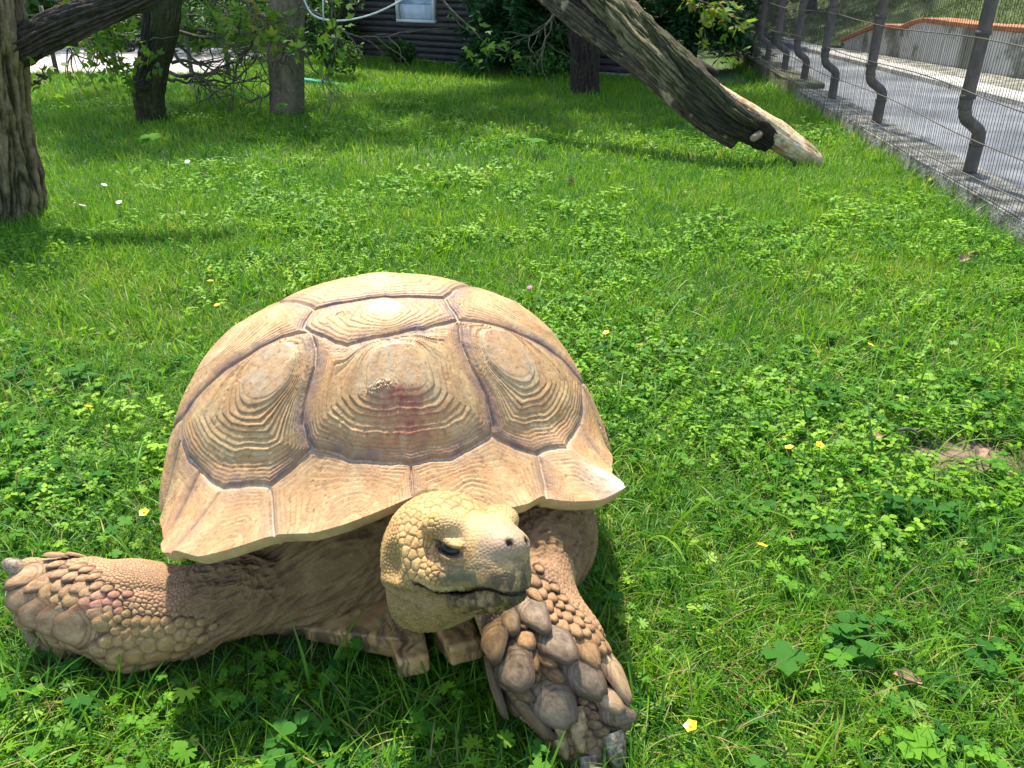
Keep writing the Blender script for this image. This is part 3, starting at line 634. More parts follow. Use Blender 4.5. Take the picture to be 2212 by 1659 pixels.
# wrinkled skin: long soft folds
def folds(P, d, fr, st, sd):
    d = np.array(d, float)/np.linalg.norm(d); a = np.cross(d, (0, .3, 1)); a /= np.linalg.norm(a); b = np.cross(d, a)
    Q = np.stack([(P @ d)*fr*st, (P @ a)*fr, (P @ b)*fr], 1); return 1 - np.abs(noise(Q + noise(Q*.37, sd + 5)[:, None]*.9, sd))*2.2
Lsh = skin*(V[:, 0] < -.12); Rsh = skin*(V[:, 0] > -.10)
wrl = folds(V, (.9, .25, .35), 55, .28, 11)*.6 + folds(V, (.8, .1, .55), 130, .12, 12)*.4
wrr = folds(V, (.9, .2, .45), 60, .14, 13)*.6 + folds(V, (.75, .1, -.6), 150, .14, 14)*.4
fine = fbm(V*420, 2, 15)
h += Lsh*(.0085*(wrl - .55) + .0005*fine) + Rsh*(.0075*(wrr - .55) + .0006*fine)
h += legL*np.exp(-((y_ - 1272 - (x_ - 300)*.07)/10)**2)*sst(600, 540, x_)*sst(190, 300, x_)*-.0035     # long crease of the forearm
h += throat*.0020*fbm(V*260, 2, 17) + headw*.00025*fbm(V*500, 2, 16)
# folds behind the mouth corner
jw = headw*np.exp(-(((hz + .036 + .10*(hx + .03))/.006)**2))*sst(-.012, -.03, hx)*sst(-.1, -.06, hx)*(np.abs(hy) > .02); h += jw*.0045
jw2 = headw*np.exp(-(((hz + .052 + .35*(hx + .03))/.004)**2))*sst(-.012, -.03, hx)*sst(-.1, -.06, hx)*(np.abs(hy) > .02); h += jw2*.0032
ex = (hx - .038)*ct + (hz - .007)*st_; ez = -(hx - .038)*st_ + (hz - .007)*ct
lidr = np.sqrt((ex/.0185)**2 + (ez/.0064)**2)
lid = headw*np.exp(-((lidr - 1.25)/.22)**2)*(np.abs(hy) > .03); h += lid*.0006
Vd = V + h[:, None]*NV; Vd[bi] = (Vd[ba] + Vd[bb])/2; print('cells', round(_t.time() - _t0, 1))
# ---- colours of skin and horn
Q = V
c = np.tile(np.array([.185, .105, .045]), (len(V), 1))
c = mixc(c, (.25, .15, .07), sst(-.3, .6, fbm(Q*22, 3, 101))*.8)
c = mixc(c, (.12, .07, .036), skin*sst(.45, .05, np.where(V[:, 0] < -.11, wrl, wrr))*.65)  # fold valleys painted darker, their shade put into the colour
c = mixc(c, (.35, .23, .13), skin*sst(.3, .6, noise(Q*520, 102))*.45)
lc = np.tile(np.array([.40, .235, .11]), (len(V), 1))
cr_ = np.random.default_rng(8).uniform(0, 1, (len(acc) + 1, 2))[cid]
lc = mixc(lc, (.47, .30, .155), cr_[:, 0]*.8); lc = mixc(lc, (.44, .20, .12), cr_[:, 1]*.45)
lc = mixc(lc, (.40, .17, .12), .7*np.exp(-(((x_ - 385)/60)**2 + ((y_ - 1290)/26)**2)))
lc = mixc(lc, (.12, .055, .028), gro*.95)
lc = mixc(lc, (.42, .22, .13), (legR > .3)*.4*sst(.3, -.1, tR))
mottle = sst(-.1, .5, fbm(Q*40, 3, 104)); lowR = legR*sst(.35, 1.0, tR + .35*noise(Q*25, 105)) 
lc = mixc(lc, (.10, .062, .038), np.clip(lowR*.95, 0, 1)*(.6 + .4*mottle))  # planted leg gets darker and mottled towards the foot
lc = mixc(lc, (.065, .036, .022), sst(-.9, -.15, cov)*np.where(legR > .3, .9, .7))  # crevice shade around the big scales painted into the skin colour
lc = mixc(lc, (.22, .16, .12), legL*sst(190, 60, x_)*.6*mottle)
lc = mixc(lc, (.20, .12, .07), legL*sst(1380, 1440, y_)*.5)  # shade on the swept leg's lower side put into the colour
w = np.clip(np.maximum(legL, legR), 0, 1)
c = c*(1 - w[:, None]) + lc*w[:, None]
hc = np.tile(np.array([.54, .325, .13]), (len(V), 1))
hc = mixc(hc, (.63, .43, .19), cr_[:, 0]*.8); hc = mixc(hc, (.52, .28, .14), cr*.45*sst(-.2, .5, fbm(Q*30, 3, 111)))
hc = mixc(hc, (.62, .44, .13), brow*.7)
hc = mixc(hc, (.46, .25, .12), sst(-.2, .5, fbm(Q*26, 3, 118))*.55*(1 - throat)); hc = mixc(hc, (.24, .095, .035), gro*.92*(1 - .7*snout))
hc = hc*(1 + .22*np.clip(fbm(Q*90, 3, 116), -1, 1))[:, None]
hc = mixc(hc, (.32, .215, .095), throat*.9); hc = mixc(hc, (.19, .14, .055), throat*sst(-.2, .5, fbm(Q*60, 3, 112))*.6)
ear = headw*np.exp(-(((hx + .044)/.020)**2 + ((hz + .012)/.026)**2))*(np.abs(hy) > .045)
hc = mixc(hc, (.26, .18, .06), ear*.85)  # ear hollow painted darker so that it reads as deep shade
pale = sst(.030, .055, hx)*sst(.008, .02, hz)
hc = mixc(hc, (.55, .39, .20), pale*.8); hc = mixc(hc, (.40, .29, .21), sst(.066, .085, hx)*sst(-.02, .0, hz)*.85)
sn1 = sst(.030, .055, hx)*sst(.006, -.012, hz)*(hz > -.045)
grey = fbm(np.stack([hx*60, hy*60, hz*110], 1), 3, 113)
hc = mixc(hc, (.40, .28, .15), sn1*.75*sst(-.5, .2, grey)); hc = mixc(hc, (.17, .125, .07), sn1*sst(-.05, .4, grey)*.7)
hc = mixc(hc, (.13, .13, .07), sst(.028, .045, hx)*np.exp(-((hz + .026)/.008)**2)*(hx < .075)*.9)
mz = MZ(hx)
hc = mixc(hc, (.045, .03, .018), np.exp(-((hz - mz)/.0038)**2)*sst(-.02, -.002, hx)*.95)
hc = mixc(hc, (.55, .42, .22), np.exp(-((hz - mz - .0065)/.0024)**2)*sst(-.012, .0, hx)*(hx < .05)*.8)
hc = mixc(hc, (.07, .045, .02), sst(.005, .040, hx)*(hz < mz)*.9*sst(-.4, .3, fbm(np.stack([hx*120, hy*120, hz*30], 1), 3, 114)))
hc = mixc(hc, (.055, .045, .03), sst(.080, .094, hx)*sst(-.012, -.026, hz)*.8*sst(-.4, .2, fbm(np.stack([hx*90, hy*120, hz*40], 1), 3, 115)))
hc = mixc(hc, (.36, .20, .08), (lidr < 1.9)*(np.abs(hy) > .03)*.6); hc = mixc(hc, (.12, .08, .06), (np.abs(lidr - 1.05) < .16)*(np.abs(hy) > .03)*.7)
hc = mixc(hc, (.03, .02, .02), (lidr < .9)*(np.abs(hy) > .035)*.9)
nos = np.exp(-(((hx - .104)/.006)**2 + ((np.abs(hy) - .0125)/.0045)**2 + ((hz - .0095)/.005)**2)); hc = mixc(hc, (.02, .012, .01), np.clip(nos*1.6, 0, 1))
hc = mixc(hc, (.38, .24, .13), sst(-.07, -.10, hx)*.8)
hc = hc*np.array([.90, .86, .80])
c = c*(1 - headw[:, None]) + hc*headw[:, None]
rough = .74 - .10*headw - .05*beakm + .1*skin - .08*(w > .5)
M_SKIN = mat_vcol("tortoise_skin", bump=.5, bscale=900, bdist=.0007, rough_attr="Rgh", spec=.35, var=.18)
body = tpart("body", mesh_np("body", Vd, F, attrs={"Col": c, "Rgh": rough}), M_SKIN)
# ---- big scales as pieces
def scale_mesh(nm, seed, point=.35, nu=9, nv=16):
    r = np.random.default_rng(seed); P = [(0, 0, .70)]; ph = r.uniform(0, 6.28, 3)
    for i in range(1, nu + 1):
        t = i/nu
        for k in range(nv):
            a = 2*math.pi*k/nv; ca, sa_ = math.cos(a), math.sin(a)
            rr = (abs(ca)**2.2 + abs(sa_)**2.2)**(-1/2.2)*(1 + .07*math.cos(6*a + 3.14) + .05*math.sin(2*a + ph[0]) + .04*math.sin(3*a + ph[1]))
            X = .5*rr*ca*t; Y = .5*rr*sa_*t*(1 - point*max(ca, 0)**2)
            Zt = (1 - t**2.6)**.7 if t < 1 else -.25
            Zt *= (.70 + .42*X*2); Zt += .010*math.sin(t*15 + ph[2])*(t < .98)*t
            P.append((X, Y, Zt))
    Fq = []; Ft = [(0, 1 + k, 1 + (k + 1) % nv) for k in range(nv)]
    for i in range(nu - 1):
        for k in range(nv):
            a = 1 + i*nv + k; b = 1 + i*nv + (k + 1) % nv; Fq.append((a, a + nv, b + nv, b))
    return mesh_np(nm, np.array(P), [np.array(Ft), np.array(Fq)])
def mat_scale(name, stops, edge, rough=.55):
    m, nt, b, out = newmat(name)
    tc = N(nt, "ShaderNodeTexCoord"); oi = N(nt, "ShaderNodeObjectInfo")
    ad = N(nt, "ShaderNodeVectorMath"); nt.links.new(tc.outputs['Object'], ad.inputs[0])
    cmb = N(nt, "ShaderNodeCombineXYZ"); ml = N(nt, "ShaderNodeMath", operation='MULTIPLY'); ml.inputs[1].default_value = 40
    nt.links.new(oi.outputs['Random'], ml.inputs[0]); nt.links.new(ml.outputs[0], cmb.inputs[2]); nt.links.new(cmb.outputs[0], ad.inputs[1])
    n1 = N(nt, "ShaderNodeTexNoise"); n1.inputs['Scale'].default_value = 2.6; n1.inputs['Detail'].default_value = 8; n1.inputs['Roughness'].default_value = .68
    nt.links.new(ad.outputs[0], n1.inputs['Vector']); r = ramp(nt, n1.outputs[0], stops)
    sx = N(nt, "ShaderNodeSeparateXYZ"); nt.links.new(tc.outputs['Object'], sx.inputs[0])
    mp = N(nt, "ShaderNodeVectorMath", operation='MULTIPLY'); mp.inputs[1].default_value = (1, 1.15, 0); nt.links.new(tc.outputs['Object'], mp.inputs[0])
    ln = N(nt, "ShaderNodeVectorMath", operation='LENGTH'); nt.links.new(mp.outputs[0], ln.inputs[0])
    nadd = N(nt, "ShaderNodeMath", operation='MULTIPLY_ADD'); nadd.inputs[1].default_value = .16; nt.links.new(n1.outputs[0], nadd.inputs[0]); nt.links.new(ln.outputs['Value'], nadd.inputs[2])
    er = ramp(nt, nadd.outputs[0], [(.42, (0, 0, 0)), (.60, (.9, .9, .9))])
    mx = N(nt, "ShaderNodeMixRGB"); nt.links.new(er.outputs[0], mx.inputs[0]); nt.links.new(r.outputs[0], mx.inputs[1]); mx.inputs[2].default_value = (*edge, 1)  # rim colour darkened to paint in the shade between overlapping scales
    # growth lines round the base
    wv = N(nt, "ShaderNodeMath", operation='SINE'); wm = N(nt, "ShaderNodeMath", operation='MULTIPLY'); wm.inputs[1].default_value = 68
    sb_ = N(nt, "ShaderNodeVectorMath", operation='MULTIPLY_ADD'); sb_.inputs[1].default_value = (1, .9, 0); sb_.inputs[2].default_value = (-.30, 0, 0); nt.links.new(tc.outputs['Object'], sb_.inputs[0]); l2 = N(nt, "ShaderNodeVectorMath", operation='LENGTH'); nt.links.new(sb_.outputs[0], l2.inputs[0]); n2d = N(nt, "ShaderNodeMath", operation='MULTIPLY_ADD'); n2d.inputs[1].default_value = .10; nt.links.new(n1.outputs[0], n2d.inputs[0]); nt.links.new(l2.outputs['Value'], n2d.inputs[2]); nt.links.new(n2d.outputs[0], wm.inputs[0]); nt.links.new(wm.outputs[0], wv.inputs[0])
    wr = ramp(nt, wv.outputs[0], [(.25, (0, 0, 0)), (.9, (1, 1, 1))])
    m2 = N(nt, "ShaderNodeMixRGB", blend_type='MULTIPLY'); ms = N(nt, "ShaderNodeMath", operation='MULTIPLY'); nt.links.new(wr.outputs[0], ms.inputs[0])
    lr = ramp(nt, l2.outputs['Value'], [(.30, (0, 0, 0)), (.5, (.8, .8, .8))]); nt.links.new(lr.outputs[0], ms.inputs[1])
    nt.links.new(ms.outputs[0], m2.inputs[0]); nt.links.new(mx.outputs[0], m2.inputs[1]); m2.inputs[2].default_value = (.55, .38, .28, 1)
    nt.links.new(m2.outputs[0], b.inputs['Base Color'])
    n2 = N(nt, "ShaderNodeTexNoise"); n2.inputs['Scale'].default_value = 7; n2.inputs['Detail'].default_value = 10; n2.inputs['Roughness'].default_value = .7; nt.links.new(ad.outputs[0], n2.inputs['Vector'])
    bp = N(nt, "ShaderNodeBump"); bp.inputs['Strength'].default_value = .55; bp.inputs['Distance'].default_value = .0030
    am = N(nt, "ShaderNodeMath", operation='MULTIPLY_ADD'); am.inputs[1].default_value = .02; nt.links.new(wv.outputs[0], am.inputs[0]); nt.links.new(n2.outputs[0], am.inputs[2])
    nt.links.new(am.outputs[0], bp.inputs['Height']); nt.links.new(bp.outputs[0], b.inputs['Normal'])
    b.inputs['Roughness'].default_value = rough; b.inputs['Specular IOR Level'].default_value = .4
    return m
MS = {'g': mat_scale("scale_grey", [(.34, (0.078, 0.046, 0.026)), (.46, (0.164, 0.109, 0.069)), (.60, (0.273, 0.191, 0.127)), (.75, (0.211, 0.135, 0.065))], (0.066, 0.034, 0.018)),  # grey, mixed, dark and orange darkened: planted leg's own shade put into colour
      't': mat_scale("scale_tan", [(.34, (0.189, 0.091, 0.038)), (.5, (0.344, 0.182, 0.079)), (.66, (0.430, 0.248, 0.117))], (0.112, 0.054, 0.024)),
      'm': mat_scale("scale_mixed", [(.3, (0.208, 0.123, 0.070)), (.5, (0.400, 0.253, 0.141)), (.7, (0.496, 0.369, 0.225))], (0.128, 0.069, 0.035)),
      'd': mat_scale("scale_dark", [(.3, (0.079, 0.045, 0.022)), (.52, (0.173, 0.104, 0.051)), (.75, (0.288, 0.194, 0.089))], (0.050, 0.028, 0.014)),
      'o': mat_scale("scale_orange", [(.36, (0.090, 0.046, 0.022)), (.52, (0.230, 0.114, 0.043)), (.68, (0.328, 0.173, 0.065))], (0.074, 0.039, 0.018)),
      'p': mat_scale("scale_pink", [(.34, (0.237, 0.119, 0.054)), (.5, (0.389, 0.223, 0.113)), (.66, (0.503, 0.333, 0.188))], (0.142, 0.068, 0.033)),
      'y': mat_scale("scale_ochre", [(.34, (0.247, 0.132, 0.050)), (.5, (0.399, 0.233, 0.096)), (.68, (0.494, 0.328, 0.146))], (0.190, 0.100, 0.042)),
      'r': mat_scale("scale_red", [(.3, (0.300, 0.115, 0.070)), (.5, (0.480, 0.221, 0.141)), (.75, (0.580, 0.346, 0.211))], (0.180, 0.067, 0.044)),
      'b': mat_scale("scale_blue", [(.3, (0.250, 0.211, 0.176)), (.5, (0.420, 0.365, 0.290)), (.75, (0.550, 0.442, 0.317))], (0.200, 0.115, 0.062))}
SM = [scale_mesh("scale", s, p) for s, p in ((1, .42), (2, .55), (3, .25), (4, .62))]
SMm = {}
rs = random.Random(4)
for hp, hn, td, sd, L_, W_, tn, leg in PLACED:
    v = rs.randrange(4) if leg == 'R' else rs.choice((0, 2))
    if (v, tn) not in SMm:
        m_ = SM[v].copy(); m_.materials.clear(); m_.materials.append(MS[tn]); SMm[(v, tn)] = m_
    o = bpy.data.objects.new("scale", SMm[(v, tn)]); COL.objects.link(o); o.parent = body
    lift = math.radians(14 if leg == 'R' else 14)
    t2 = (td*math.cos(lift) + hn*math.sin(lift)).normalized(); n2 = sd.cross(t2); n2 = n2 if n2.dot(hn) > 0 else -n2
    s2 = n2.cross(t2)
    if leg == 'R': L_ *= 1.24; W_ *= 1.16
    else: L_ *= 1.18; W_ *= 1.14
    H_ = min(.30*W_, .0095 if leg == 'R' else .0062)
    M4 = Matrix((t2, s2, n2)).transposed().to_4x4() @ Matrix.Diagonal((L_*1.04, W_*1.06, H_, 1))
    M4.translation = hp - hn*(H_*.10) + hn*(L_*.5*math.sin(lift)*.35)
    o.matrix_basis = M4
# ---- eyes
def uvs(nm, r, seg=28, rin=18):
    bm = bmesh.new(); bmesh.ops.create_uvsphere(bm, u_segments=seg, v_segments=rin, radius=r); me = bpy.data.meshes.new(nm); bm.to_mesh(me); bm.free()
    me.polygons.foreach_set("use_smooth", [True]*len(me.polygons)); return me
M_EYE, nt, b_, _o = newmat("eyeball"); tc = N(nt, "ShaderNodeTexCoord"); sx = N(nt, "ShaderNodeSeparateXYZ"); nt.links.new(tc.outputs['Object'], sx.inputs[0])
er = ramp(nt, sx.outputs[2], [(.0, (.03, .024, .03)), (.0105, (.035, .028, .03)), (.0132, (.006, .005, .005))]); nt.links.new(er.outputs[0], b_.inputs['Base Color']); b_.inputs['Roughness'].default_value = .10; b_.inputs['Specular IOR Level'].default_value = .25
for s in (-1, 1):
    o = tpart("eye", uvs("eye", .0158), M_EYE, body); o.location = hw(.037, s*.0418, .0060)
    o.rotation_euler = Vector(HB[1]*s + HB[0]*.25).to_track_quat('Z', 'Y').to_euler()
# ---- claws
M_CLAW = mat_noise("claw_horn", [(.36, (.05, .034, .022)), (.5, (.20, .145, .10)), (.64, (.38, .30, .21))], scale=90, rough=.5, bump=.5, bscale=300, bdist=.002)
def claw(p0, p1, r0, bend, name="claw", mat=None):
    p0, p1 = Vector(p0), Vector(p1); ax = p1 - p0; Ln = ax.length; q = ax.to_track_quat('X', 'Z'); Vv = []; nu, nv = 14, 14
    for i in range(nu + 1):
        t = i/nu; rr = r0*(1 - t**2.4)**.55*(1 + .05*math.sin(t*40)*(t < .6)) if t < 1 else .0004
        for k in range(nv):
            a = 2*math.pi*k/nv; w_ = q @ Vector((t*Ln, rr*math.cos(a), rr*.8*math.sin(a))); w_ = w_ + Vector((0, 0, bend*math.sin(math.pi*t)))
            Vv.append(p0 + w_)
    Ff = [(i*nv + k, i*nv + (k + 1) % nv, (i + 1)*nv + (k + 1) % nv, (i + 1)*nv + k) for i in range(nu) for k in range(nv)]
    o = link(name, mesh_np(name, np.array(Vv), np.array(Ff)), mat or M_CLAW, body); return o
M_CLAW2 = mat_noise("claw_pale", [(.35, (.07, .04, .02)), (.5, (.26, .16, .07)), (.65, (.42, .29, .15))], scale=70, rough=.5, bump=.5, bscale=260, bdist=.002)
bvh2 = BVHTree.FromPolygons([tuple(v) for v in Vd], [tuple(f) for f in F.tolist()], all_triangles=False)
def claw_on(x0, y0, x1, y1, r, mat=None, drop=.0):
    g0 = (Vector(at(x0, y0, 1.0)) - CAMP).normalized(); h_ = bvh2.ray_cast(CAMP, g0, 3.0)
    d_ = h_[3] if h_[0] is not None else 1.1
    g1 = (Vector(at(x1, y1, 1.0)) - CAMP).normalized()
    p0 = CAMP + g0*(d_ + r*.35); p1 = CAMP + g1*(d_ + r*.1 + drop)
    if p1.z < .004: p1 = CAMP + g1*((1 - .004)/-g1.z)
    claw(p0, p1, r, .003, mat=mat)
claw_on(1318, 1578, 1340, 1668, .0185, drop=.02)
claw_on(1240, 1525, 1258, 1628, .0150, M_CLAW2, .015)
claw_on(1190, 1512, 1222, 1604, .0125, M_CLAW2, .01)
claw_on(1205, 1575, 1224, 1642, .0110, M_CLAW2, .01)
claw_on(1270, 1632, 1283, 1700, .0150, None, .015)
claw_on(52, 1238, 4, 1212, .0160)
claw_on(85, 1392, 50, 1352, .0130, M_CLAW2)
# small frill of skin at the back of the head
cap_pts = [hw(-.086, -.052, -.020 - .0), hw(-.098, -.060, -.030), hw(-.106, -.056, -.042)]
# ---------------- lower shell with the two throat prongs
def box_sdf(P, c, R, hsz, r):
    q = np.abs((P - c) @ R.T) - (np.array(hsz) - r); return np.linalg.norm(np.maximum(q, 0), axis=1) + np.minimum(q.max(1), 0) - r
def frame(d, up=(0, 0, 1)):
    d = np.array(d, float)/np.linalg.norm(d); s = np.cross(up, d); s /= np.linalg.norm(s); return np.array([d, s, np.cross(d, s)])
pA, pB = at(868, 1345, 1.0), at(895, 1442, .885); fA = frame(pB - pA)
qA, qB = at(975, 1355, .985), at(1008, 1412, .905); fB = frame(qB - qA)
wA, wB = at(870, 1345, .99), at(662, 1362, .975); fC = frame(wB - wA)
def prong(P, a, b, f, w0, w1, t0, t1):
    L_ = np.linalg.norm(b - a); q = (P - a) @ f.T; t = np.clip(q[:, 0]/L_, 0, 1); wy = w0 + (w1 - w0)*t; wz = t0 + (t1 - t0)*t; r = .006
    qq = np.stack([np.abs(q[:, 0] - L_/2) - (L_/2 - r), np.abs(q[:, 1]) - (wy - r), np.abs(q[:, 2]) - (wz - r)], 1)
    return np.linalg.norm(np.maximum(qq, 0), axis=1) + np.minimum(qq.max(1), 0) - r
def pl_mesh(nm, fn, lo, hi, st=.0025):
    V_, F_ = surface_nets(lambda P: fn(P).astype(np.float32), lo, hi, st); 
    m_ = mesh_np("t", V_, F_); n_ = vnormals(m_); bpy.data.meshes.remove(m_)
    V_ = V_ + n_*(.0012*fbm(V_*60, 3, 131) + .0004*fbm(V_*300, 2, 132))[:, None]
    c_ = np.tile(np.array([.50, .31, .12]), (len(V_), 1)); c_ = mixc(c_, (.14, .08, .04), sst(.05, .5, fbm(V_*45, 4, 137))*.7); c_ = mixc(c_, (.46, .24, .09), sst(-.3, .5, fbm(V_*30, 3, 133)))
    ln = np.abs(noise(np.stack([(V_[:, 0] + .35*V_[:, 1])*75 + 2*noise(V_*25, 135), V_[:, 1]*9, V_[:, 2]*9], 1), 134)); c_ = mixc(c_, (.12, .07, .04), sst(.20, .05, ln)*.9*sst(-.4, .1, noise(V_*16, 136)))
    return mesh_np(nm, V_, F_, attrs={"Col": c_, "Rgh": np.full(len(V_), .5)})
c0 = np.array([-.17, 1.33, .066]); f0 = frame((math.sin(.257), -math.cos(.257), .03))
M_PL = mat_vcol("plastron_horn", bump=.3, bscale=300, bdist=.001, rough_attr="Rgh", var=.15)
def f_pl(P):
    a = box_sdf(P, c0, f0, (.255, .24, .022), .016)
    q = (P - wA) @ fC.T; L_ = np.linalg.norm(wB - wA); t = np.clip(q[:, 0]/L_, 0, 1); tri = np.maximum(np.abs(q[:, 0] - L_/2) - L_/2, np.maximum(np.abs(q[:, 1] + .0) - (.052*(1 - t) + .006), np.abs(q[:, 2]) - (.020 - .010*t))) - .003
    return np.minimum(a, tri)
plastron = tpart("plastron", pl_mesh("plastron", f_pl, (-.52, .84, -.01), (.12, 1.56, .13), .004), M_PL)
for (a, b, f, w0, w1) in ((pA, pB, fA, .030, .0245), (qA, qB, fB, .032, .026)):
    link("gular_prong", pl_mesh("gular_prong", lambda P: prong(P, a, b, f, w0, w1, .024, .017), tuple(np.minimum(a, b) - .05), tuple(np.maximum(a, b) + .05)), M_PL, plastron)
# ================================================================== GROUND, ROAD, WALLS
def grid_mesh(nm, X, Y, Zf, mat=None):
    gx, gy = np.meshgrid(X, Y, indexing='ij'); V_ = np.stack([gx, gy, Zf(gx, gy)], -1).reshape(-1, 3); n_, m_ = len(X), len(Y)
    i, j = np.meshgrid(np.arange(n_ - 1), np.arange(m_ - 1), indexing='ij'); F_ = np.stack([i*m_ + j, (i + 1)*m_ + j, (i + 1)*m_ + j + 1, i*m_ + j + 1], -1).reshape(-1, 4)
    return mesh_np(nm, V_, F_)
M_SOIL = mat_noise("lawn_soil", [(.3, (.030, .050, .012)), (.5, (.045, .085, .018)), (.62, (.07, .11, .028)), (.8, (.09, .075, .035))], scale=3, bump=.6, bscale=60, bdist=.02, rough=.95)
def gz(x, y):                                   # the lawn is not quite flat
    q = np.stack([np.asarray(x)*.6, np.asarray(y)*.6, np.zeros_like(np.asarray(x, float))], -1)
    return .03*noise(q, 201)*sst(1.6, 3.5, y)*sst(2.1, 1.4, np.abs(x - .0))*sst(14, 10, y)
xs = np.concatenate([[-120, -60, -30, -18], np.linspace(-12, 8, 160), [14, 30, 60, 120]]); ys = np.concatenate([[-40, -10], np.linspace(-1, 16, 140), [20, 30, 60, 140]])
ground = tag(link("lawn_ground", grid_mesh("lawn_ground", xs, ys, gz), M_SOIL), kind="structure")
fx = lambda Y: 1.94 + .094*Y
def boxm(nm, mat, parent, pts8, bev=.0):
    me = bpy.data.meshes.new(nm); bm = bmesh.new(); vs = [bm.verts.new(p) for p in pts8]
    for f in ((0, 3, 2, 1), (4, 5, 6, 7), (0, 1, 5, 4), (1, 2, 6, 5), (2, 3, 7, 6), (3, 0, 4, 7)): bm.faces.new([vs[k] for k in f])
    if bev: bmesh.ops.bevel(bm, geom=bm.edges[:], offset=bev, segments=1, affect='EDGES')
    bm.to_mesh(me); bm.free(); return link(nm, me, mat, parent)
def prism(x0, x1, y0, y1, z0, z1, sx0=0, sx1=0): return [(x0, y0, z0), (x1, y0, z0), (x1 + sx1, y1, z0), (x0 + sx0, y1, z0), (x0, y0, z1), (x1, y0, z1), (x1 + sx1, y1, z1), (x0 + sx0, y1, z1)]
M_ASPH = mat_noise("wet_asphalt", [(.36, (.045, .048, .06)), (.46, (.085, .09, .11)), (.54, (.13, .135, .155)), (.64, (.20, .205, .22))], scale=1.3, rough=.55, bump=.6, bscale=90, bdist=.008, detail=10)
road = grid_mesh("asphalt_path", np.linspace(0, 1, 12), np.linspace(0, 60, 100), lambda x, y: x*0)
Vr = vcos(road); yy = 1.5 + Vr[:, 1]*.6; Vr2 = np.stack([fx(yy) + .10 + Vr[:, 0]*(4.22 - .01*yy - fx(yy) - .10), yy, np.full(len(yy), .030) + .004*noise(Vr*3, 7)], 1)
road.vertices.foreach_set("co", Vr2.astype(np.float32).ravel()); tag(link("asphalt_path", road, M_ASPH), kind="structure")
M_CONC = mat_noise("kerb_concrete", [(.38, (.06, .06, .045)), (.48, (.17, .16, .135)), (.6, (.34, .32, .28))], scale=9, rough=.9, bump=.9, bscale=70, bdist=.012, detail=10)
M_CONCY = mat_noise("mossy_concrete", [(.3, (.06, .06, .03)), (.5, (.16, .15, .08)), (.7, (.30, .27, .15))], scale=4, rough=.9, bump=.9, bscale=60, bdist=.01, detail=10)
curb = empty("fence_foundation_wall", (fx(4), 4, 0)); tag(curb, "low rough concrete strip wall that the bent fence posts stand on", "low wall")
inv = Matrix.Translation((-fx(4), -4, 0))
for k in range(10):
    y0 = 1.6 + k*1.45; y1 = y0 + 1.443
    o = boxm("wall_segment", M_CONC if k < 4 else M_CONCY, curb, prism(fx(y0) - .15, fx(y0) + .11, y0, y1, -.05, .10 + .04*(k > 3), fx(y1) - fx(y0), fx(y1) - fx(y0)), .008); o.matrix_parent_inverse = inv
# white kerb and pavement strip on the far side of the path
M_KERB = mat_noise("pale_kerb_stone", [(.3, (.22, .21, .19)), (.5, (.42, .40, .37)), (.7, (.56, .54, .50))], scale=5, rough=.85, bump=.6, bscale=60, bdist=.01)
kerb = empty("kerb", (4.2, 6, 0)); kerb["kind"] = "structure"
kx = lambda Y: 4.20 - .010*Y
for k in range(22):
    y0 = 3 + k*.62; y1 = y0 + .612
    o = boxm("kerb_stone", M_KERB, kerb, prism(kx(y0), kx(y0) + .30, y0, y1, -.02, .085, kx(y1) - kx(y0), kx(y1) - kx(y0)), .012); o.matrix_parent_inverse = Matrix.Translation((-4.2, -6, 0))
pv = boxm("footpath", M_CONC, None, prism(4.50, 6.2, 3, 13, -.03, .055, -.13, -.3)); pv["kind"] = "structure"
# retaining wall with tiled coping
wx = lambda Y: 6.117 - .997 - .118*(Y - 0) + .997 - .997 + .0 if False else 5.12 - .118*(Y - 8.45)
wtop = lambda Y: float(np.interp(Y, [2, 8.5, 9.5, 10.45, 10.8, 11.4, 12.25], [.50, .47, .465, .48, .37, .365, .13]))
def mat_wall():
    m, nt, b, out = newmat("stained_concrete_wall"); tc = N(nt, "ShaderNodeTexCoord"); mp = N(nt, "ShaderNodeMapping"); nt.links.new(tc.outputs['Object'], mp.inputs[0])
    n1 = N(nt, "ShaderNodeTexNoise"); n1.inputs['Scale'].default_value = 1.3; n1.inputs['Detail'].default_value = 9; n1.inputs['Roughness'].default_value = .7; mp.inputs['Scale'].default_value = (1, 1, .8)
    nt.links.new(mp.outputs[0], n1.inputs['Vector']); r = ramp(nt, n1.outputs[0], [(.38, (.13, .13, .09)), (.45, (.26, .25, .21)), (.50, (.56, .54, .50)), (.7, (.68, .66, .63))])
    m2 = N(nt, "ShaderNodeMapping"); m2.inputs['Scale'].default_value = (.2, 1.3, .25); nt.links.new(tc.outputs['Object'], m2.inputs[0]); n2 = N(nt, "ShaderNodeTexNoise"); n2.inputs['Scale'].default_value = 1.0; n2.inputs['Detail'].default_value = 6
    nt.links.new(m2.outputs[0], n2.inputs['Vector']); r2 = ramp(nt, n2.outputs[0], [(.40, (.30, .32, .22)), (.47, (1, 1, 1))])
    mx = N(nt, "ShaderNodeMixRGB", blend_type='MULTIPLY'); mx.inputs[0].default_value = .9; nt.links.new(r.outputs[0], mx.inputs[1]); nt.links.new(r2.outputs[0], mx.inputs[2]); nt.links.new(mx.outputs[0], b.inputs['Base Color']); b.inputs['Roughness'].default_value = .9
    return m
M_RW = mat_wall(); M_TILE = mat_noise("orange_clay_tile", [(.3, (.20, .07, .03)), (.5, (.38, .13, .05)), (.7, (.46, .20, .09))], scale=6, rough=.75, bump=.4, bscale=40, bdist=.006)
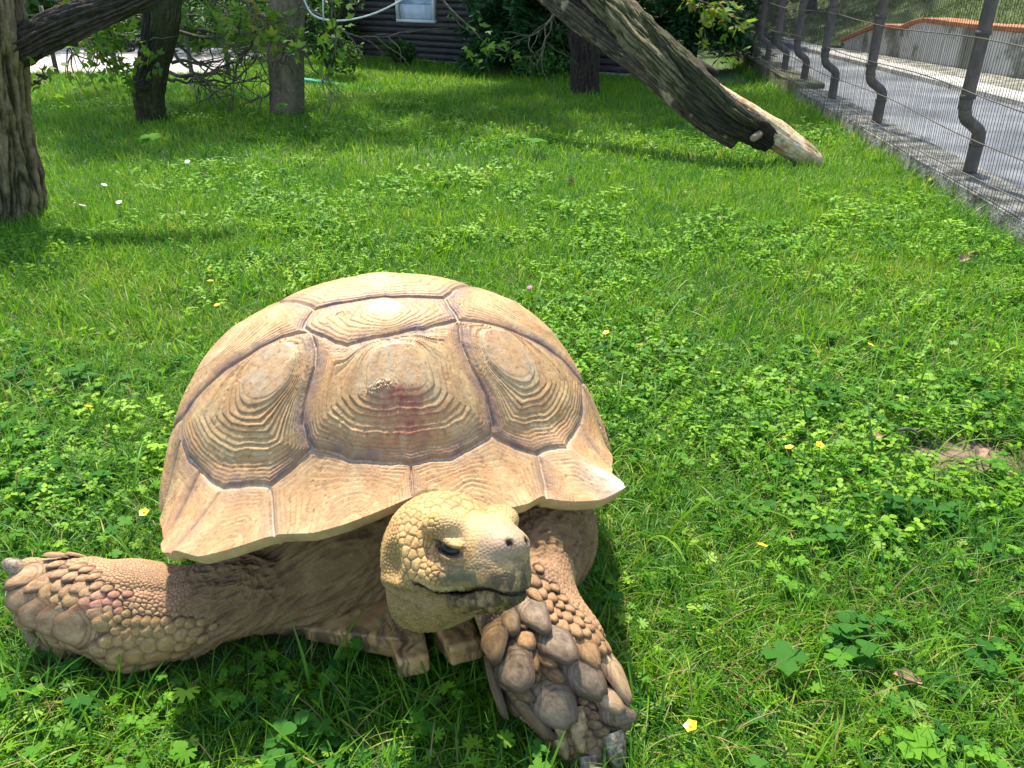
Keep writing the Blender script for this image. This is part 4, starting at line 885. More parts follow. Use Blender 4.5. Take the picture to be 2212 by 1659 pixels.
rw = empty("retaining_wall", (wx(8), 8, 0)); tag(rw, "grey stained concrete retaining wall topped with orange clay coping tiles behind the path", "retaining wall"); rinv = Matrix.Translation((-wx(8), -8, 0))
Yb = [2.0, 3.3, 4.6, 5.9, 7.2, 8.5, 9.5, 10.45, 10.8, 11.4, 12.25]
for y0, y1 in zip(Yb[:-1], Yb[1:]):
    y1b = y1 - .012; a0, a1 = wx(y0), wx(y1b); z0, z1 = wtop(y0 + .001), wtop(y1b)
    o = boxm("wall_panel", M_RW, rw, [(a0, y0, 0), (a0 + .25, y0, 0), (a1 + .25, y1b, 0), (a1, y1b, 0), (a0, y0, z0), (a0 + .25, y0, z0), (a1 + .25, y1b, z1), (a1, y1b, z1)], .004); o.matrix_parent_inverse = rinv
y = 2.0
while y < 12.2:
    y1 = min(y + .22, 12.25); y1b = y1 - .008; a0, a1 = wx(y) - .035, wx(y1b) - .035; z0, z1 = wtop(y) + .003, wtop(y1b) + .003; j_ = random.uniform(-.004, .004)
    o = boxm("coping_tile", M_TILE, rw, [(a0, y, z0 + j_), (a0 + .33, y, z0 + j_), (a1 + .33, y1b, z1 + j_), (a1, y1b, z1 + j_), (a0, y, z0 + .05 + j_), (a0 + .33, y, z0 + .05 + j_), (a1 + .33, y1b, z1 + .05 + j_), (a1, y1b, z1 + .05 + j_)], .006); o.matrix_parent_inverse = rinv
    y = y1
# grassy bank behind
def bank_z(x, y):
    x0 = np.where(y < 12.3, 5.30 - .118*(y - 8.45), 4.42); top = np.interp(y, [2, 8.5, 10.45, 11, 12.25, 13], [.42, .40, .38, .30, .07, .03])
    d = np.maximum(x - x0, 0); return np.where(x >= x0 - .001, top, -.3) + .42*d + .06*noise(np.stack([x, y, x*0], -1)*.8, 301)*np.minimum(d, 1)
ub, vb = np.linspace(0, 1, 60), np.linspace(2, 45, 130)
bank = grid_mesh("grass_bank", ub, vb, lambda x, y: x*0); B_ = vcos(bank).astype(float); bx0 = np.where(B_[:, 1] < 12.3, 5.32 - .118*(B_[:, 1] - 8.45), 4.42); bxx = bx0 + (B_[:, 0]**1.6)*26
bank.vertices.foreach_set("co", np.stack([bxx, B_[:, 1], bank_z(bxx, B_[:, 1])], 1).astype(np.float32).ravel())
M_BANK = mat_noise("bank_grass", [(.3, (.05, .075, .018)), (.48, (.09, .13, .03)), (.6, (.13, .17, .05)), (.75, (.20, .16, .09))], scale=2.2, rough=.95, bump=1, bscale=30, bdist=.05, detail=12)
tag(link("grass_bank", bank, M_BANK), kind="structure")
# ================================================================== FENCE
def tube(nm, pts, rad, nv=12, ridge=0, rfreq=6, seed=0, cap_=True, colf=None, sub=None, lumps=0):
    P = np.array(pts, float); n0 = len(P); sub = sub or 1
    t0 = np.arange(n0); t = np.linspace(0, n0 - 1, (n0 - 1)*sub + 1)
    def cr(A):
        A = np.asarray(A, float); i = np.clip(t.astype(int), 0, n0 - 2); f = (t - i); g = lambda k: A[np.clip(k, 0, n0 - 1)]
        if A.ndim > 1: f = f[:, None]
        a, b, c_, d = g(i - 1), g(i), g(i + 1), g(i + 2); return .5*(2*b + (c_ - a)*f + (2*a - 5*b + 4*c_ - d)*f**2 + (3*b - a - 3*c_ + d)*f**3)
    C_ = cr(P) if sub > 1 else P; R_ = cr(np.broadcast_to(rad, (n0,))) if sub > 1 else np.broadcast_to(rad, (n0,)).astype(float)
    T_ = np.gradient(C_, axis=0); T_ /= np.linalg.norm(T_, axis=1)[:, None]
    ref = np.array([0, 1, 0.]) if abs(T_[0][1]) < .8 else np.array([1, 0, 0.]); X = np.cross(T_, ref); X /= np.linalg.norm(X, axis=1)[:, None]; Y = np.cross(T_, X)
    a = np.linspace(0, 2*np.pi, nv, endpoint=False); L_ = np.concatenate([[0], np.cumsum(np.linalg.norm(np.diff(C_, axis=0), axis=1))])
    ca, sa_ = np.cos(a), np.sin(a); A_, LL = np.meshgrid(a, L_); rr = np.repeat(R_[:, None], nv, 1)
    q = np.stack([np.cos(A_)*rfreq, np.sin(A_)*rfreq, LL*rfreq*1.5], -1)
    if lumps: rr = rr*(1 + lumps*fbm(np.stack([np.cos(A_)*1.3, np.sin(A_)*1.3, LL*2.5], -1), 3, seed + 2))
    hgt = None
    if ridge:
        qq = np.stack([np.cos(A_)*rfreq, np.sin(A_)*rfreq, LL*rfreq*.75], -1) + .8*noise(q*.5, seed + 3)[..., None]
        hgt = np.abs(noise(qq, seed))*1.9; hgt = np.minimum(hgt, 1)**.7*.6 + .22*fbm(q*3, 2, seed + 1) + .25*np.minimum(np.abs(noise(qq*2.3, seed + 9))*2.2, 1); rr = rr + ridge*(hgt - .6)
    V_ = C_[:, None] + rr[..., None]*(ca[None, :, None]*X[:, None] + sa_[None, :, None]*Y[:, None]); m_ = len(C_); V_ = V_.reshape(-1, 3)
    i, j = np.meshgrid(np.arange(m_ - 1), np.arange(nv), indexing='ij'); j2 = (j + 1) % nv; F_ = [np.stack([i*nv + j, (i + 1)*nv + j, (i + 1)*nv + j2, i*nv + j2], -1).reshape(-1, 4)]
    if cap_:
        V_ = np.concatenate([V_, C_[:1], C_[-1:]]); k = np.arange(nv); k2 = (k + 1) % nv
        F_.append(np.stack([k, k2, np.full(nv, m_*nv)], 1)); F_.append(np.stack([(m_ - 1)*nv + k2, (m_ - 1)*nv + k, np.full(nv, m_*nv + 1)], 1))
    at_ = {}
    if colf is not None:
        cc = colf(V_[:m_*nv], A_.ravel(), LL.ravel(), (hgt.ravel() if hgt is not None else np.zeros(m_*nv)))
        if cap_: cc = np.concatenate([cc, cc[:1], cc[-1:]])
        at_ = {"Col": cc, "Rgh": np.full(len(V_), .85)}
    return mesh_np(nm, V_, F_, attrs=at_)
M_POST = mat_noise("brown_painted_steel", [(.3, (.055, .038, .036)), (.52, (.10, .072, .068)), (.60, (.14, .105, .10)), (.68, (.17, .085, .05))], scale=16, rough=.55, bump=.4, bscale=80, bdist=.003, stretch=(1, 1, .5), detail=9)
M_WIRE = mat_noise("dark_wire", [(.3, (.05, .04, .038)), (.7, (.12, .09, .08))], scale=20, rough=.6, bump=0)
fence = empty("wire_fence", (fx(4), 4, 0)); tag(fence, "tall brown wire mesh fence on cranked steel posts along the path", "fence"); finv = Matrix.Translation((-fx(4), -4, 0))
post_me = tube("post", [(0, 0, .0), (0, 0, .09), (0, 0, .17), (-.012, 0, .205), (-.05, 0, .235), (-.088, 0, .262), (-.105, 0, .31), (-.108, 0, .40), (-.108, 0, 1.2), (-.108, 0, 2.4)], [.033, .033, .032, .030, .029, .029, .030, .031, .031, .031], 14, sub=4)
col_me = tube("collar", [(-.108, 0, .355), (-.108, 0, .375)], [.036, .036], 14)
col_low = tube("collar", [(0, 0, .135), (0, 0, .15)], [.036, .036], 14)
for Y in (2.6, 4.09, 5.6, 6.76, 7.75, 8.6, 9.5, 10.5, 11.45, 12.6, 13.8, 15.0):
    o = link("post", post_me, M_POST, fence); o.matrix_parent_inverse = finv; o.location = (fx(Y), Y, .10); o.rotation_euler[2] = math.radians(random.uniform(-7, 3))
    o2 = link("collar", col_me, M_WIRE, o); o3 = link("collar", col_me, M_WIRE, o); o3.location = (0, 0, .30 + random.uniform(-.02, .02)); o4 = link("collar", col_low, M_WIRE, o); o4.location = (0, 0, random.uniform(-.01, .01))
wires = []; Y = 2.55; n_single = 0
vw = [tube("vertical_wire", [(.006*math.sin(s*2.1), 0, -.02), (.004, .001*s, .12), (-.003, -.002, .35), (.002, .001, .8), (0, 0, 1.4), (0, 0, 2.35)], [.0015]*6, 4, sub=2, cap_=False) for s in range(4)]
for m_ in vw: m_.materials.append(M_WIRE)
rest = []
while Y < 15.2:
    jx = random.uniform(-.002, .002)
    if n_single < 290:
        o = bpy.data.objects.new("vertical_wire", random.choice(vw)); COL.objects.link(o); o.parent = fence; o.matrix_parent_inverse = finv; o.location = (fx(Y) - .150 + jx, Y, .10); n_single += 1
    else: rest.append((fx(Y) - .150, Y))
    Y += .027 if Y < 10 else .035
Vw, Fw = [], []
for x_, y__ in rest:
    k = len(Vw); r = .0022; Vw += [(x_ - r, y__, .05), (x_ + r, y__ - r, .05), (x_ + r, y__ + r, .05), (x_ - r, y__, 2.4), (x_ + r, y__ - r, 2.4), (x_ + r, y__ + r, 2.4)]; Fw += [(k, k + 1, k + 4, k + 3), (k + 1, k + 2, k + 5, k + 4), (k + 2, k, k + 3, k + 5)]
if Vw: o = link("far_wire_mesh", mesh_np("far_wire_mesh", np.array(Vw), np.array(Fw), False), M_WIRE, fence); o.matrix_parent_inverse = finv; o["kind"] = "stuff"
for z in (.16, .32, .50, .72, .93, 1.15, 1.4):
    pts = [(fx(Y) - .154 + .004*math.sin(Y*5 + z*9), Y, z + .10*0 + .012*math.sin(Y*2.3 + z*7)) for Y in np.arange(2.5, 15.3, .25)]
    o = link("horizontal_wire", tube("horizontal_wire", pts, .0030, 5, cap_=False), M_WIRE, fence); o.matrix_parent_inverse = finv
# ================================================================== LEFT PAVED YARD AND FAR FENCE
M_YARD = mat_noise("pale_paving", [(.3, (.34, .30, .29)), (.6, (.46, .42, .41)), (.8, (.52, .48, .46))], scale=1.5, rough=.9, bump=.3)
me = bpy.data.meshes.new("paved_yard"); me.from_pydata([(-16, 9.6, .02), (-3.4, 9.3, .02), (-2.9, 12.6, .02), (-16, 13.2, .02)], [], [(0, 1, 2, 3)]); tag(link("paved_yard", me, M_YARD), kind="structure")
M_OLDW = mat_noise("old_wood_post", [(.3, (.06, .05, .04)), (.7, (.14, .11, .09))], scale=8, bump=.5)
yf = empty("yard_wire_fence", (-5, 9.15, 0)); tag(yf, "thin dark posts and wires between lawn and paved yard", "fence"); yinv = Matrix.Translation((5, -9.15, 0))
for X in (-6.6, -6.0, -5.32, -4.9, -4.25, -3.85, -3.45, -3.05, -2.6): 
    h_ = random.uniform(.62, .75); o = link("post", tube("post", [(X, 9.15, -.02), (X + .01, 9.15, h_*.5), (X, 9.16, h_)], [.026, .024, .022], 8, ridge=.003, seed=int(X*9)), M_OLDW, yf); o.matrix_parent_inverse = yinv
for z in (.25, .45, .62): o = link("wire", tube("wire", [(-7.5, 9.12, z), (-5, 9.12, z - .01), (-2.4, 9.12, z)], .003, 4), M_WIRE, yf); o.matrix_parent_inverse = yinv
# ================================================================== LOG CABIN
cA, cB = np.array([-1.98, 11.4]), np.array([-.65, 10.5]); cd = (cB - cA)/np.linalg.norm(cB - cA); cn = np.array([-cd[1]*-1, -cd[0]]) if False else np.array([cd[1], -cd[0]])
def wall_hit(dx, dy):
    a = (dx - 1106)/1720.4; b = (dy - 829.5)/1720.4; d = np.array([a, cP - b*sP, -sP - b*cP]); M_ = np.array([[d[0], -cd[0]], [d[1], -cd[1]]]); t, s = np.linalg.solve(M_, cA); return s, 1 + t*d[2]
M_LOG = mat_noise("dark_stained_log", [(.3, (.018, .014, .014)), (.55, (.038, .030, .030)), (.75, (.075, .060, .056))], scale=5, stretch=(1, 1, 5), rough=.6, bump=.5, bscale=30)
M_WHITE = mat_noise("white_paint", [(.3, (.62, .64, .66)), (.7, (.78, .80, .82))], scale=5, rough=.5, bump=.1)
cab = empty("log_cabin", (cA[0], cA[1], 0)); tag(cab, "dark brown log cabin with a white framed window behind the trees", "cabin"); cinv = Matrix.Translation((-cA[0], -cA[1], 0))
ws0, wz0 = wall_hit(862, 46); ws1, wz1 = wall_hit(944, 50); wz0 = min(wz0, wz1); wtopz = wz0 + .42
def cpt(s, o, z): return (cA[0] + cd[0]*s + cn[0]*o, cA[1] + cd[1]*s + cn[1]*o, z)
def clink(nm, me, mat, par=None):
    o = link(nm, me, mat, par or cab)
    if par is None: o.matrix_parent_inverse = cinv
    return o
z = .07; k = 0
while z < 1.9:
    segs = [(-.35, 3.9)]
    if wz0 - .02 < z < wtopz + .02: segs = [(-.35, ws0 - .03), (ws1 + .03, 3.9)]
    for s0, s1 in segs:
        npt = 7; pts = [cpt(s0 + (s1 - s0)*i/(npt - 1), .0 + .004*math.sin(i + k), z) for i in range(npt)]
        clink("log", tube("log", pts, [.040]*npt, 12, ridge=.003, rfreq=3, seed=k, sub=3), M_LOG)
    z += .072; k += 1
clink("wall_core", mesh_np("wall_core", np.array([cpt(-.3, -.03, 0), cpt(ws0 - .02, -.03, 0), cpt(ws0 - .02, -.03, 2), cpt(-.3, -.03, 2), cpt(ws1 + .02, -.03, 0), cpt(3.9, -.03, 0), cpt(3.9, -.03, 2), cpt(ws1 + .02, -.03, 2), cpt(ws0 - .02, -.03, wz0), cpt(ws1 + .02, -.03, wz0), cpt(ws0 - .02, -.03, wtopz), cpt(ws1 + .02, -.03, wtopz)]), np.array([(0, 1, 2, 3), (4, 5, 6, 7), (1, 4, 9, 8), (10, 11, 7, 2)]), False), M_LOG)
clink("footing", mesh_np("footing", np.array([cpt(-.4, .09, 0), cpt(4, .09, 0), cpt(4, .09, .03), cpt(-.4, .09, .03), cpt(-.4, -.05, .03), cpt(4, -.05, .03)]), np.array([(0, 1, 2, 3), (3, 2, 5, 4)]), False), M_CONC)
rf = clink("roof", mesh_np("roof", np.array([cpt(-.8, .5, 1.95), cpt(4.3, .5, 1.95), cpt(4.3, -2.2, 3.1), cpt(-.8, -2.2, 3.1), cpt(-.8, .5, 2.03), cpt(4.3, .5, 2.03), cpt(4.3, -2.2, 3.18), cpt(-.8, -2.2, 3.18)]), np.array([(0, 1, 2, 3), (4, 7, 6, 5), (0, 4, 5, 1), (1, 5, 6, 2), (3, 2, 6, 7), (0, 3, 7, 4)]), False), M_LOG)
def wbox(nm, s0, s1, z0, z1, o0, o1, mat, par=None):
    v = [cpt(s0, o0, z0), cpt(s1, o0, z0), cpt(s1, o1, z0), cpt(s0, o1, z0), cpt(s0, o0, z1), cpt(s1, o0, z1), cpt(s1, o1, z1), cpt(s0, o1, z1)]
    return clink(nm, mesh_np(nm, np.array(v), np.array([(0, 3, 2, 1), (4, 5, 6, 7), (0, 1, 5, 4), (1, 2, 6, 5), (2, 3, 7, 6), (3, 0, 4, 7)]), False), mat, par)
M_GLASS, nt, b_, _ = newmat("window_glass"); b_.inputs['Base Color'].default_value = (.25, .34, .46, 1); b_.inputs['Roughness'].default_value = .05; b_.inputs['Specular IOR Level'].default_value = .8
win = wbox("window", ws0, ws1, wz0, wz0 + .035, -.01, .055, M_WHITE)
for a_ in ((ws0, ws0 + .03, wz0 + .037, wtopz), (ws1 - .03, ws1, wz0 + .037, wtopz), (ws0 + .032, ws1 - .032, wtopz - .035, wtopz)):
    o = wbox("frame", *a_, -.01, .053, M_WHITE, win)
wbox("pane", ws0 + .028, ws1 - .028, wz0 + .03, wtopz - .03, .0, .008, M_GLASS, win)
M_CURT = mat_noise("window_curtain", [(.3, (.45, .50, .62)), (.7, (.66, .70, .80))], scale=30, stretch=(1, 1, .1), bump=.2)
# white net curtain stands just behind the lower half of the glass
wbox("curtain", ws0 + .035, ws1 - .035, wz0 + .04, wz0 + .20, .010, .014, M_CURT, win)
# ================================================================== TREES
def bark_col(base, dark, green=0, gdir=0, pale=None):
    def f(P, A, L, H):
        c = np.tile(np.array(base, float), (len(P), 1)); c = mixc(c, dark, sst(.62, .15, H)); c = mixc(c, np.array(base)*1.5, sst(.75, 1.0, H)*.5)
        c = mixc(c, np.array(base)*.55, sst(.0, .5, fbm(P*6, 3, 7))*.7)
        if green: c = mixc(c, (.075, .10, .022), green*sst(-.1, .5, np.cos(A - gdir)*.7 + .8*fbm(P*5, 3, 9)))
        if pale is not None: c = pale(c, P, A, L)
        return c
    return f
M_BARK = mat_vcol("bark", bump=.9, bscale=160, bdist=.006, rough_attr="Rgh", spec=.25, var=.4)
def tree(nm, label, pts, rad, base=(.13, .10, .075), dark=(.025, .018, .013), ridge=.02, rfreq=5, nv=120, sub=24, green=0, gdir=0, group=None, seed=1, pale=None, lumps=.12, extra=(), ebase=None):
    root = empty(nm, tuple(pts[0])); tag(root, label, "tree", group); ri = Matrix.Translation(-Vector(pts[0]))
    o = link("trunk", tube("trunk", pts, rad, nv, ridge=ridge, rfreq=rfreq, seed=seed, colf=bark_col(base, dark, green, gdir, pale), sub=sub, lumps=lumps), M_BARK, root); o.matrix_parent_inverse = ri
    for k, (p_, r_) in enumerate(extra):
        o = link("branch", tube("branch", p_, r_, max(10, nv//2), ridge=ridge*.7, rfreq=rfreq, seed=seed + 5 + k, colf=bark_col(ebase or base, dark, green*(0 if ebase else 1), gdir), sub=sub//2, lumps=lumps), M_BARK, root); o.matrix_parent_inverse = ri
    return root, ri
LEAFT = {}
def leaf_mesh_np(C_, Nn, size, kind='oval', r=None, droop=.2):
    """C_ centres (n,3); Nn (n,3) facing; returns verts, faces of folded leaves"""
    r = r or rng; n = len(C_); T_ = r.normal(size=(n, 3)); T_ -= (T_*Nn).sum(1)[:, None]*Nn; T_ /= np.linalg.norm(T_, axis=1)[:, None]; B_ = np.cross(Nn, T_); s = size*r.uniform(.6, 1.25, n)
    if kind == 'maple': out = [(0, 0, 0), (.15, -.45, .02), (.5, -.62, .0), (.45, -.25, .05), (1.0, 0, -.1), (.45, .25, .05), (.5, .62, .0), (.15, .45, .02)]; fc = [(0, 1, 2, 3), (0, 3, 4, 5), (0, 5, 6, 7)]
    elif kind == 'needle': out = [(0, 0, 0), (.5, -.16, .0), (1, 0, -.15), (.5, .16, 0)]; fc = [(0, 1, 2, 3)]
    else: out = [(0, 0, 0), (.3, -.28, .05), (.75, -.2, .0), (1, 0, -.12), (.75, .2, 0), (.3, .28, .05)]; fc = [(0, 1, 2, 3), (0, 3, 4, 5)]
    out = np.array(out); V_ = C_[:, None] + s[:, None, None]*(out[None, :, 0, None]*T_[:, None] + out[None, :, 1, None]*B_[:, None] + out[None, :, 2, None]*Nn[:, None])
    F_ = (np.array(fc)[None] + (np.arange(n)*len(out))[:, None, None]).reshape(-1, 4); lv = np.repeat(r.uniform(0, 1, n), len(out)); return V_.reshape(-1, 3), F_, lv
def canopy(nm, parent, ri, blobs, n, size, mat, kind='oval', name_="crown", flat=.6):
    """leaves spread through the volume of several clumps"""
    r = rng; w = np.array([b[1]**2 for b in blobs]); w = w/w.sum(); idx = r.choice(len(blobs), n, p=w); C0 = np.array([b[0] for b in blobs])[idx]; R0 = np.array([b[1] for b in blobs])[idx]
    d = r.normal(size=(n, 3)); d /= np.linalg.norm(d, axis=1)[:, None]; rad = R0*r.uniform(.25, 1, n)**.5; P = C0 + d*rad[:, None]*np.array([1, 1, flat])
    P = P[fbm(P*2.2, 2, 77) > -.12]; n = len(P); Nn = r.normal(size=(n, 3)) + np.array([0, 0, 1.2]); Nn /= np.linalg.norm(Nn, axis=1)[:, None]
    V_, F_, lv = leaf_mesh_np(P, Nn, size, kind); o = link(name_, mesh_np(name_, V_, F_, False, {"lv": lv}), mat, parent)
    if ri is not None: o.matrix_parent_inverse = ri
    return o
L_MAPLE = mat_leaf("bright_tree_leaf", [(.1, (.045, .12, .012)), (.45, (.10, .22, .018)), (.75, (.17, .30, .03)), (.97, (.30, .16, .05))], trans=.5)
L_DARK = mat_leaf("dark_tree_leaf", [(.1, (.022, .065, .012)), (.5, (.045, .12, .02)), (.9, (.09, .19, .035))], trans=.35)
L_FIR = mat_leaf("fir_needle", [(.1, (.018, .065, .022)), (.5, (.034, .11, .030)), (.9, (.07, .17, .04))], trans=.2, rough=.6)
L_SHRUB = mat_leaf("shrub_leaf", [(.1, (.025, .07, .014)), (.5, (.05, .12, .02)), (.9, (.10, .20, .03))], trans=.4)
# left edge tree with its long dark limb; unseen top cut short to shorten its shadow
t1, r1 = tree("robinia_tree", "thick furrowed grey brown tree trunk at the left edge of the lawn", [(-2.36, 3.60, -.05), (-2.30, 3.60, .12), (-2.25, 3.60, .45), (-2.15, 3.6, .9), (-2.07, 3.62, 1.25), (-2.05, 3.63, 1.34)], [.20, .172, .155, .145, .135, .09], base=(.25, .175, .11), dark=(.026, .017, .011), ridge=.040, rfreq=4.2, nv=260, sub=60, green=.22, gdir=2.2, seed=11, ebase=(.060, .050, .042),
    extra=[([at(10, 120, 3.62), at(90, 78, 3.6), at(180, 38, 3.6), at(275, 2, 3.62), at(400, -60, 3.7), at(470, -90, 3.8)], [.075, .072, .068, .058, .05, .03])])
canopy("shoots", t1, r1, [((-2.05, 3.63, 1.6), .28)], 160, .07, L_MAPLE, name_="shoots")
t2, r2 = tree("dark_tree", "leaning nearly black tree trunk with mossy bark, second from the left", [at(330, 268, 6.28), at(325, 235, 6.28), at(320, 185, 6.28), at(335, 120, 6.28), at(348, 50, 6.28), at(352, -20, 6.3), at(360, -200, 6.4), at(400, -420, 6.6)], [.125, .108, .118, .112, .125, .13, .11, .08], base=(.045, .035, .024), dark=(.010, .008, .006), ridge=.020, rfreq=4, nv=130, sub=26, green=.30, gdir=3.0, seed=23,
    extra=[([at(318, 182, 6.2), at(303, 186, 6.15), at(296, 190, 6.12)], [.05, .045, .035])])
canopy("crown", t2, r2, [((-2.9, 8.2, 4.0), 1.3), ((-1.6, 8.8, 4.3), 1.3), ((-3.6, 9.4, 4.2), 1.2)], 5200, .12, L_MAPLE, 'maple')
def pole_col(P, A, L, H):
    c = np.tile(np.array([.20, .155, .105]), (len(P), 1)); c = mixc(c, (.13, .10, .07), sst(-.2, .5, fbm(P*np.array([14, 14, 2.]), 3, 41))); c = mixc(c, (.045, .038, .032), sst(.42, .30, L + .08*fbm(P*np.array([12, 12, 2.]), 2, 42))*.8*sst(-.6, .3, np.cos(A - 5.4))); c = mixc(c, (.10, .105, .045), sst(-.1, .5, np.cos(A - 3.4) + .5*fbm(P*6, 2, 43))*.4); return c
pp_ = empty("wooden_pole", tuple(at(620, 250, 6.6))); tag(pp_, "smooth round wooden pole darkened by damp at its foot", "pole")
o = link("shaft", tube("shaft", [at(620, 252, 6.6), at(620, 180, 6.6), at(619, 100, 6.6), at(620, 0, 6.6), at(620, -150, 6.62), at(622, -420, 6.7)], [.135, .133, .132, .130, .128, .125], 60, ridge=.003, rfreq=8, seed=31, sub=16, colf=pole_col), M_BARK, pp_); o.matrix_parent_inverse = Matrix.Translation(-Vector(at(620, 250, 6.6)))
t3, r3 = tree("cherry_tree", "straight dark reddish tree trunk standing behind the leaning log", [at(1262, 212, 7.7), at(1262, 190, 7.7), at(1262, 120, 7.7), at(1260, 50, 7.7), at(1262, -60, 7.7), at(1270, -300, 7.8)], [.145, .138, .134, .13, .125, .10], base=(.050, .034, .026), dark=(.014, .010, .008), ridge=.009, rfreq=6, nv=90, sub=20, seed=37)
canopy("crown", t3, r3, [((.2, 9.0, 4.0), 1.25), ((1.3, 9.3, 4.4), 1.2), ((-.6, 9.6, 4.4), 1.1), ((.5, 10.3, 4.4), 1.2)], 6000, .12, L_MAPLE, 'maple')
# leaning trunks
def pale_patch(c, P, A, L):
    c = mixc(c, (.42, .30, .18), sst(.28, .45, fbm(P*np.array([7, 7, 7.]), 3, 52))*.85); return c
def burnt(c, P, A, L):
    c = mixc(c, (.014, .012, .011), sst(.75, .35, L + .12*fbm(P*6, 2, 53))*.85); return mixc(c, (.44, .32, .19), sst(1.45, 1.75, L)*sst(.10, .28, fbm(P*5, 3, 52))*.8)
def stripped(P, A, L, H):
    c = np.tile(np.array([.60, .44, .27]), (len(P), 1)); c = mixc(c, (.42, .24, .11), sst(.0, .5, fbm(P*np.array([14, 14, 14.]), 3, 54))*.8); c = mixc(c, (.62, .50, .36), sst(.1, .5, fbm(P*np.array([5, 5, 9.]), 3, 55))*.7); return mixc(c, (.14, .09, .055), sst(.72, 1.0, L/1.0)*0 + sst(.25, .5, fbm(P*9, 3, 56))*.7)
tl = empty("leaning_dead_tree", tuple(at(1745, 350, 4.65))); tag(tl, "dead tree trunk leaning across the lawn, pale stripped wood at its foot", "fallen tree"); ril = Matrix.Translation(-Vector(at(1745, 350, 4.65)))
o = link("stripped_foot", tube("stripped_foot", [at(1775, 358, 4.60), at(1757, 348, 4.62), at(1708, 314, 4.66), at(1652, 276, 4.72), at(1594, 232, 4.82), at(1530, 178, 4.95)], [.030, .056, .072, .072, .058, .030], 90, ridge=.007, rfreq=5, seed=60, sub=26, colf=stripped, lumps=.15), M_BARK, tl); o.matrix_parent_inverse = ril
o = link("main_trunk", tube("main_trunk", [at(1668, 312, 4.66), at(1640, 290, 4.68), at(1568, 250, 4.76), at(1486, 184, 4.95), at(1394, 90, 5.22), at(1312, 0, 5.5), at(1245, -75, 5.75), at(1130, -190, 6.1)], [.050, .078, .098, .106, .108, .104, .10, .10], 190, ridge=.036, rfreq=3.3, seed=61, sub=34, colf=bark_col((.24, .175, .11), (.014, .011, .009), .35, 1.6, burnt), lumps=.16), M_BARK, tl); o.matrix_parent_inverse = ril
o = link("side_trunk", tube("side_trunk", [at(1590, 308, 4.72), at(1540, 272, 4.80), at(1470, 214, 4.98), at(1390, 150, 5.2), at(1322, 98, 5.42), at(1258, 48, 5.6), at(1200, 0, 5.8), at(1120, -70, 6.1)], [.040, .062, .068, .066, .064, .064, .07, .07], 110, ridge=.018, rfreq=4.2, seed=67, sub=28, colf=bark_col((.13, .095, .065), (.02, .014, .011), .1, 1.6, pale_patch), lumps=.2), M_BARK, tl); o.matrix_parent_inverse = ril
o = link("bark_ridge", tube("bark_ridge", [at(1640, 268, 4.60), at(1590, 240, 4.64), at(1500, 150, 4.86), at(1440, 92, 5.05), at(1385, 30, 5.25)], [.02, .040, .045, .042, .02], 80, ridge=.020, rfreq=4.5, seed=71, sub=24, colf=bark_col((.08, .06, .04), (.012, .01, .008), .3, 1.6, None), lumps=.35), M_BARK, tl); o.matrix_parent_inverse = ril
o = link("sawn_knot", tube("sawn_knot", [at(1640, 290, 4.62), at(1627, 299, 4.53)], [.022, .018], 18), mat_noise("sawn_wood", [(.3, (.20, .14, .08)), (.7, (.40, .30, .19))], scale=40, bump=.3), tl); o.matrix_parent_inverse = ril
o = link("stub", tube("stub", [at(1500, 140, 5.0), at(1530, 152, 4.95), at(1552, 158, 4.92)], [.045, .03, .012], 20, ridge=.006, seed=5, sub=5, colf=bark_col((.06, .05, .04), (.01, .01, .01))), M_BARK, tl); o.matrix_parent_inverse = ril
# conifers whose boughs droop to the ground
def conifer(label, x, y, h, R, nb, seed, zlow=.1, dense=130):
    r = np.random.default_rng(seed); root = empty("fir_tree", (x, y, 0)); tag(root, label, "conifer", None)
    o = link("trunk", tube("trunk", [(0, 0, 0), (0, 0, h*.5), (0, 0, h)], [.09, .06, .01], 12, ridge=.01, sub=6, colf=bark_col((.05, .035, .028), (.015, .01, .01))), M_BARK, root)
    C_, Nn, T_ = [], [], []
    for b in range(nb):
        z = zlow + (h - zlow)*r.uniform(0, 1)**1.35; L_ = R*(1 - z/h)**.7*r.uniform(.75, 1.1); a = r.uniform(0, 6.283); n = int(dense*L_/R) + 8
        t = r.uniform(.12, 1, n)**.8; w = (r.uniform(-1, 1, n))*.20*R*(1.15 - t); dz = -.42*L_*t**2 + .12*L_*t - r.uniform(0, .12, n)*R*t
        P = np.stack([math.cos(a)*L_*t - math.sin(a)*w, math.sin(a)*L_*t + math.cos(a)*w, z + dz - np.abs(w)*.35], 1); P = P[P[:, 2] > .02]; n = len(P)
        C_.append(P); q = r.normal(size=(n, 3))*.35 + np.array([0, 0, 1]); Nn.append(q/np.linalg.norm(q, axis=1)[:, None])
    C_ = np.concatenate(C_); Nn = np.concatenate(Nn); V_, F_, lv = leaf_mesh_np(C_, Nn, .115, 'needle', r); link("crown", mesh_np("crown", V_, F_, False, {"lv": lv}), L_FIR, root); return root
conifer("drooping dark fir in front of the log cabin", .06, 9.5, 2.6, .80, 150, 3, .15)
conifer("narrow dark fir left of the straight trunk by the cabin", .62, 10.1, 2.4, .75, 90, 4, .25)
conifer("broad dark fir at the far end of the wire fence", 2.05, 9.9, 3.0, .95, 140, 5, .45)
conifer("dark fir behind the leaning dead tree", 1.35, 11.2, 3.2, 1.1, 130, 6, .2)
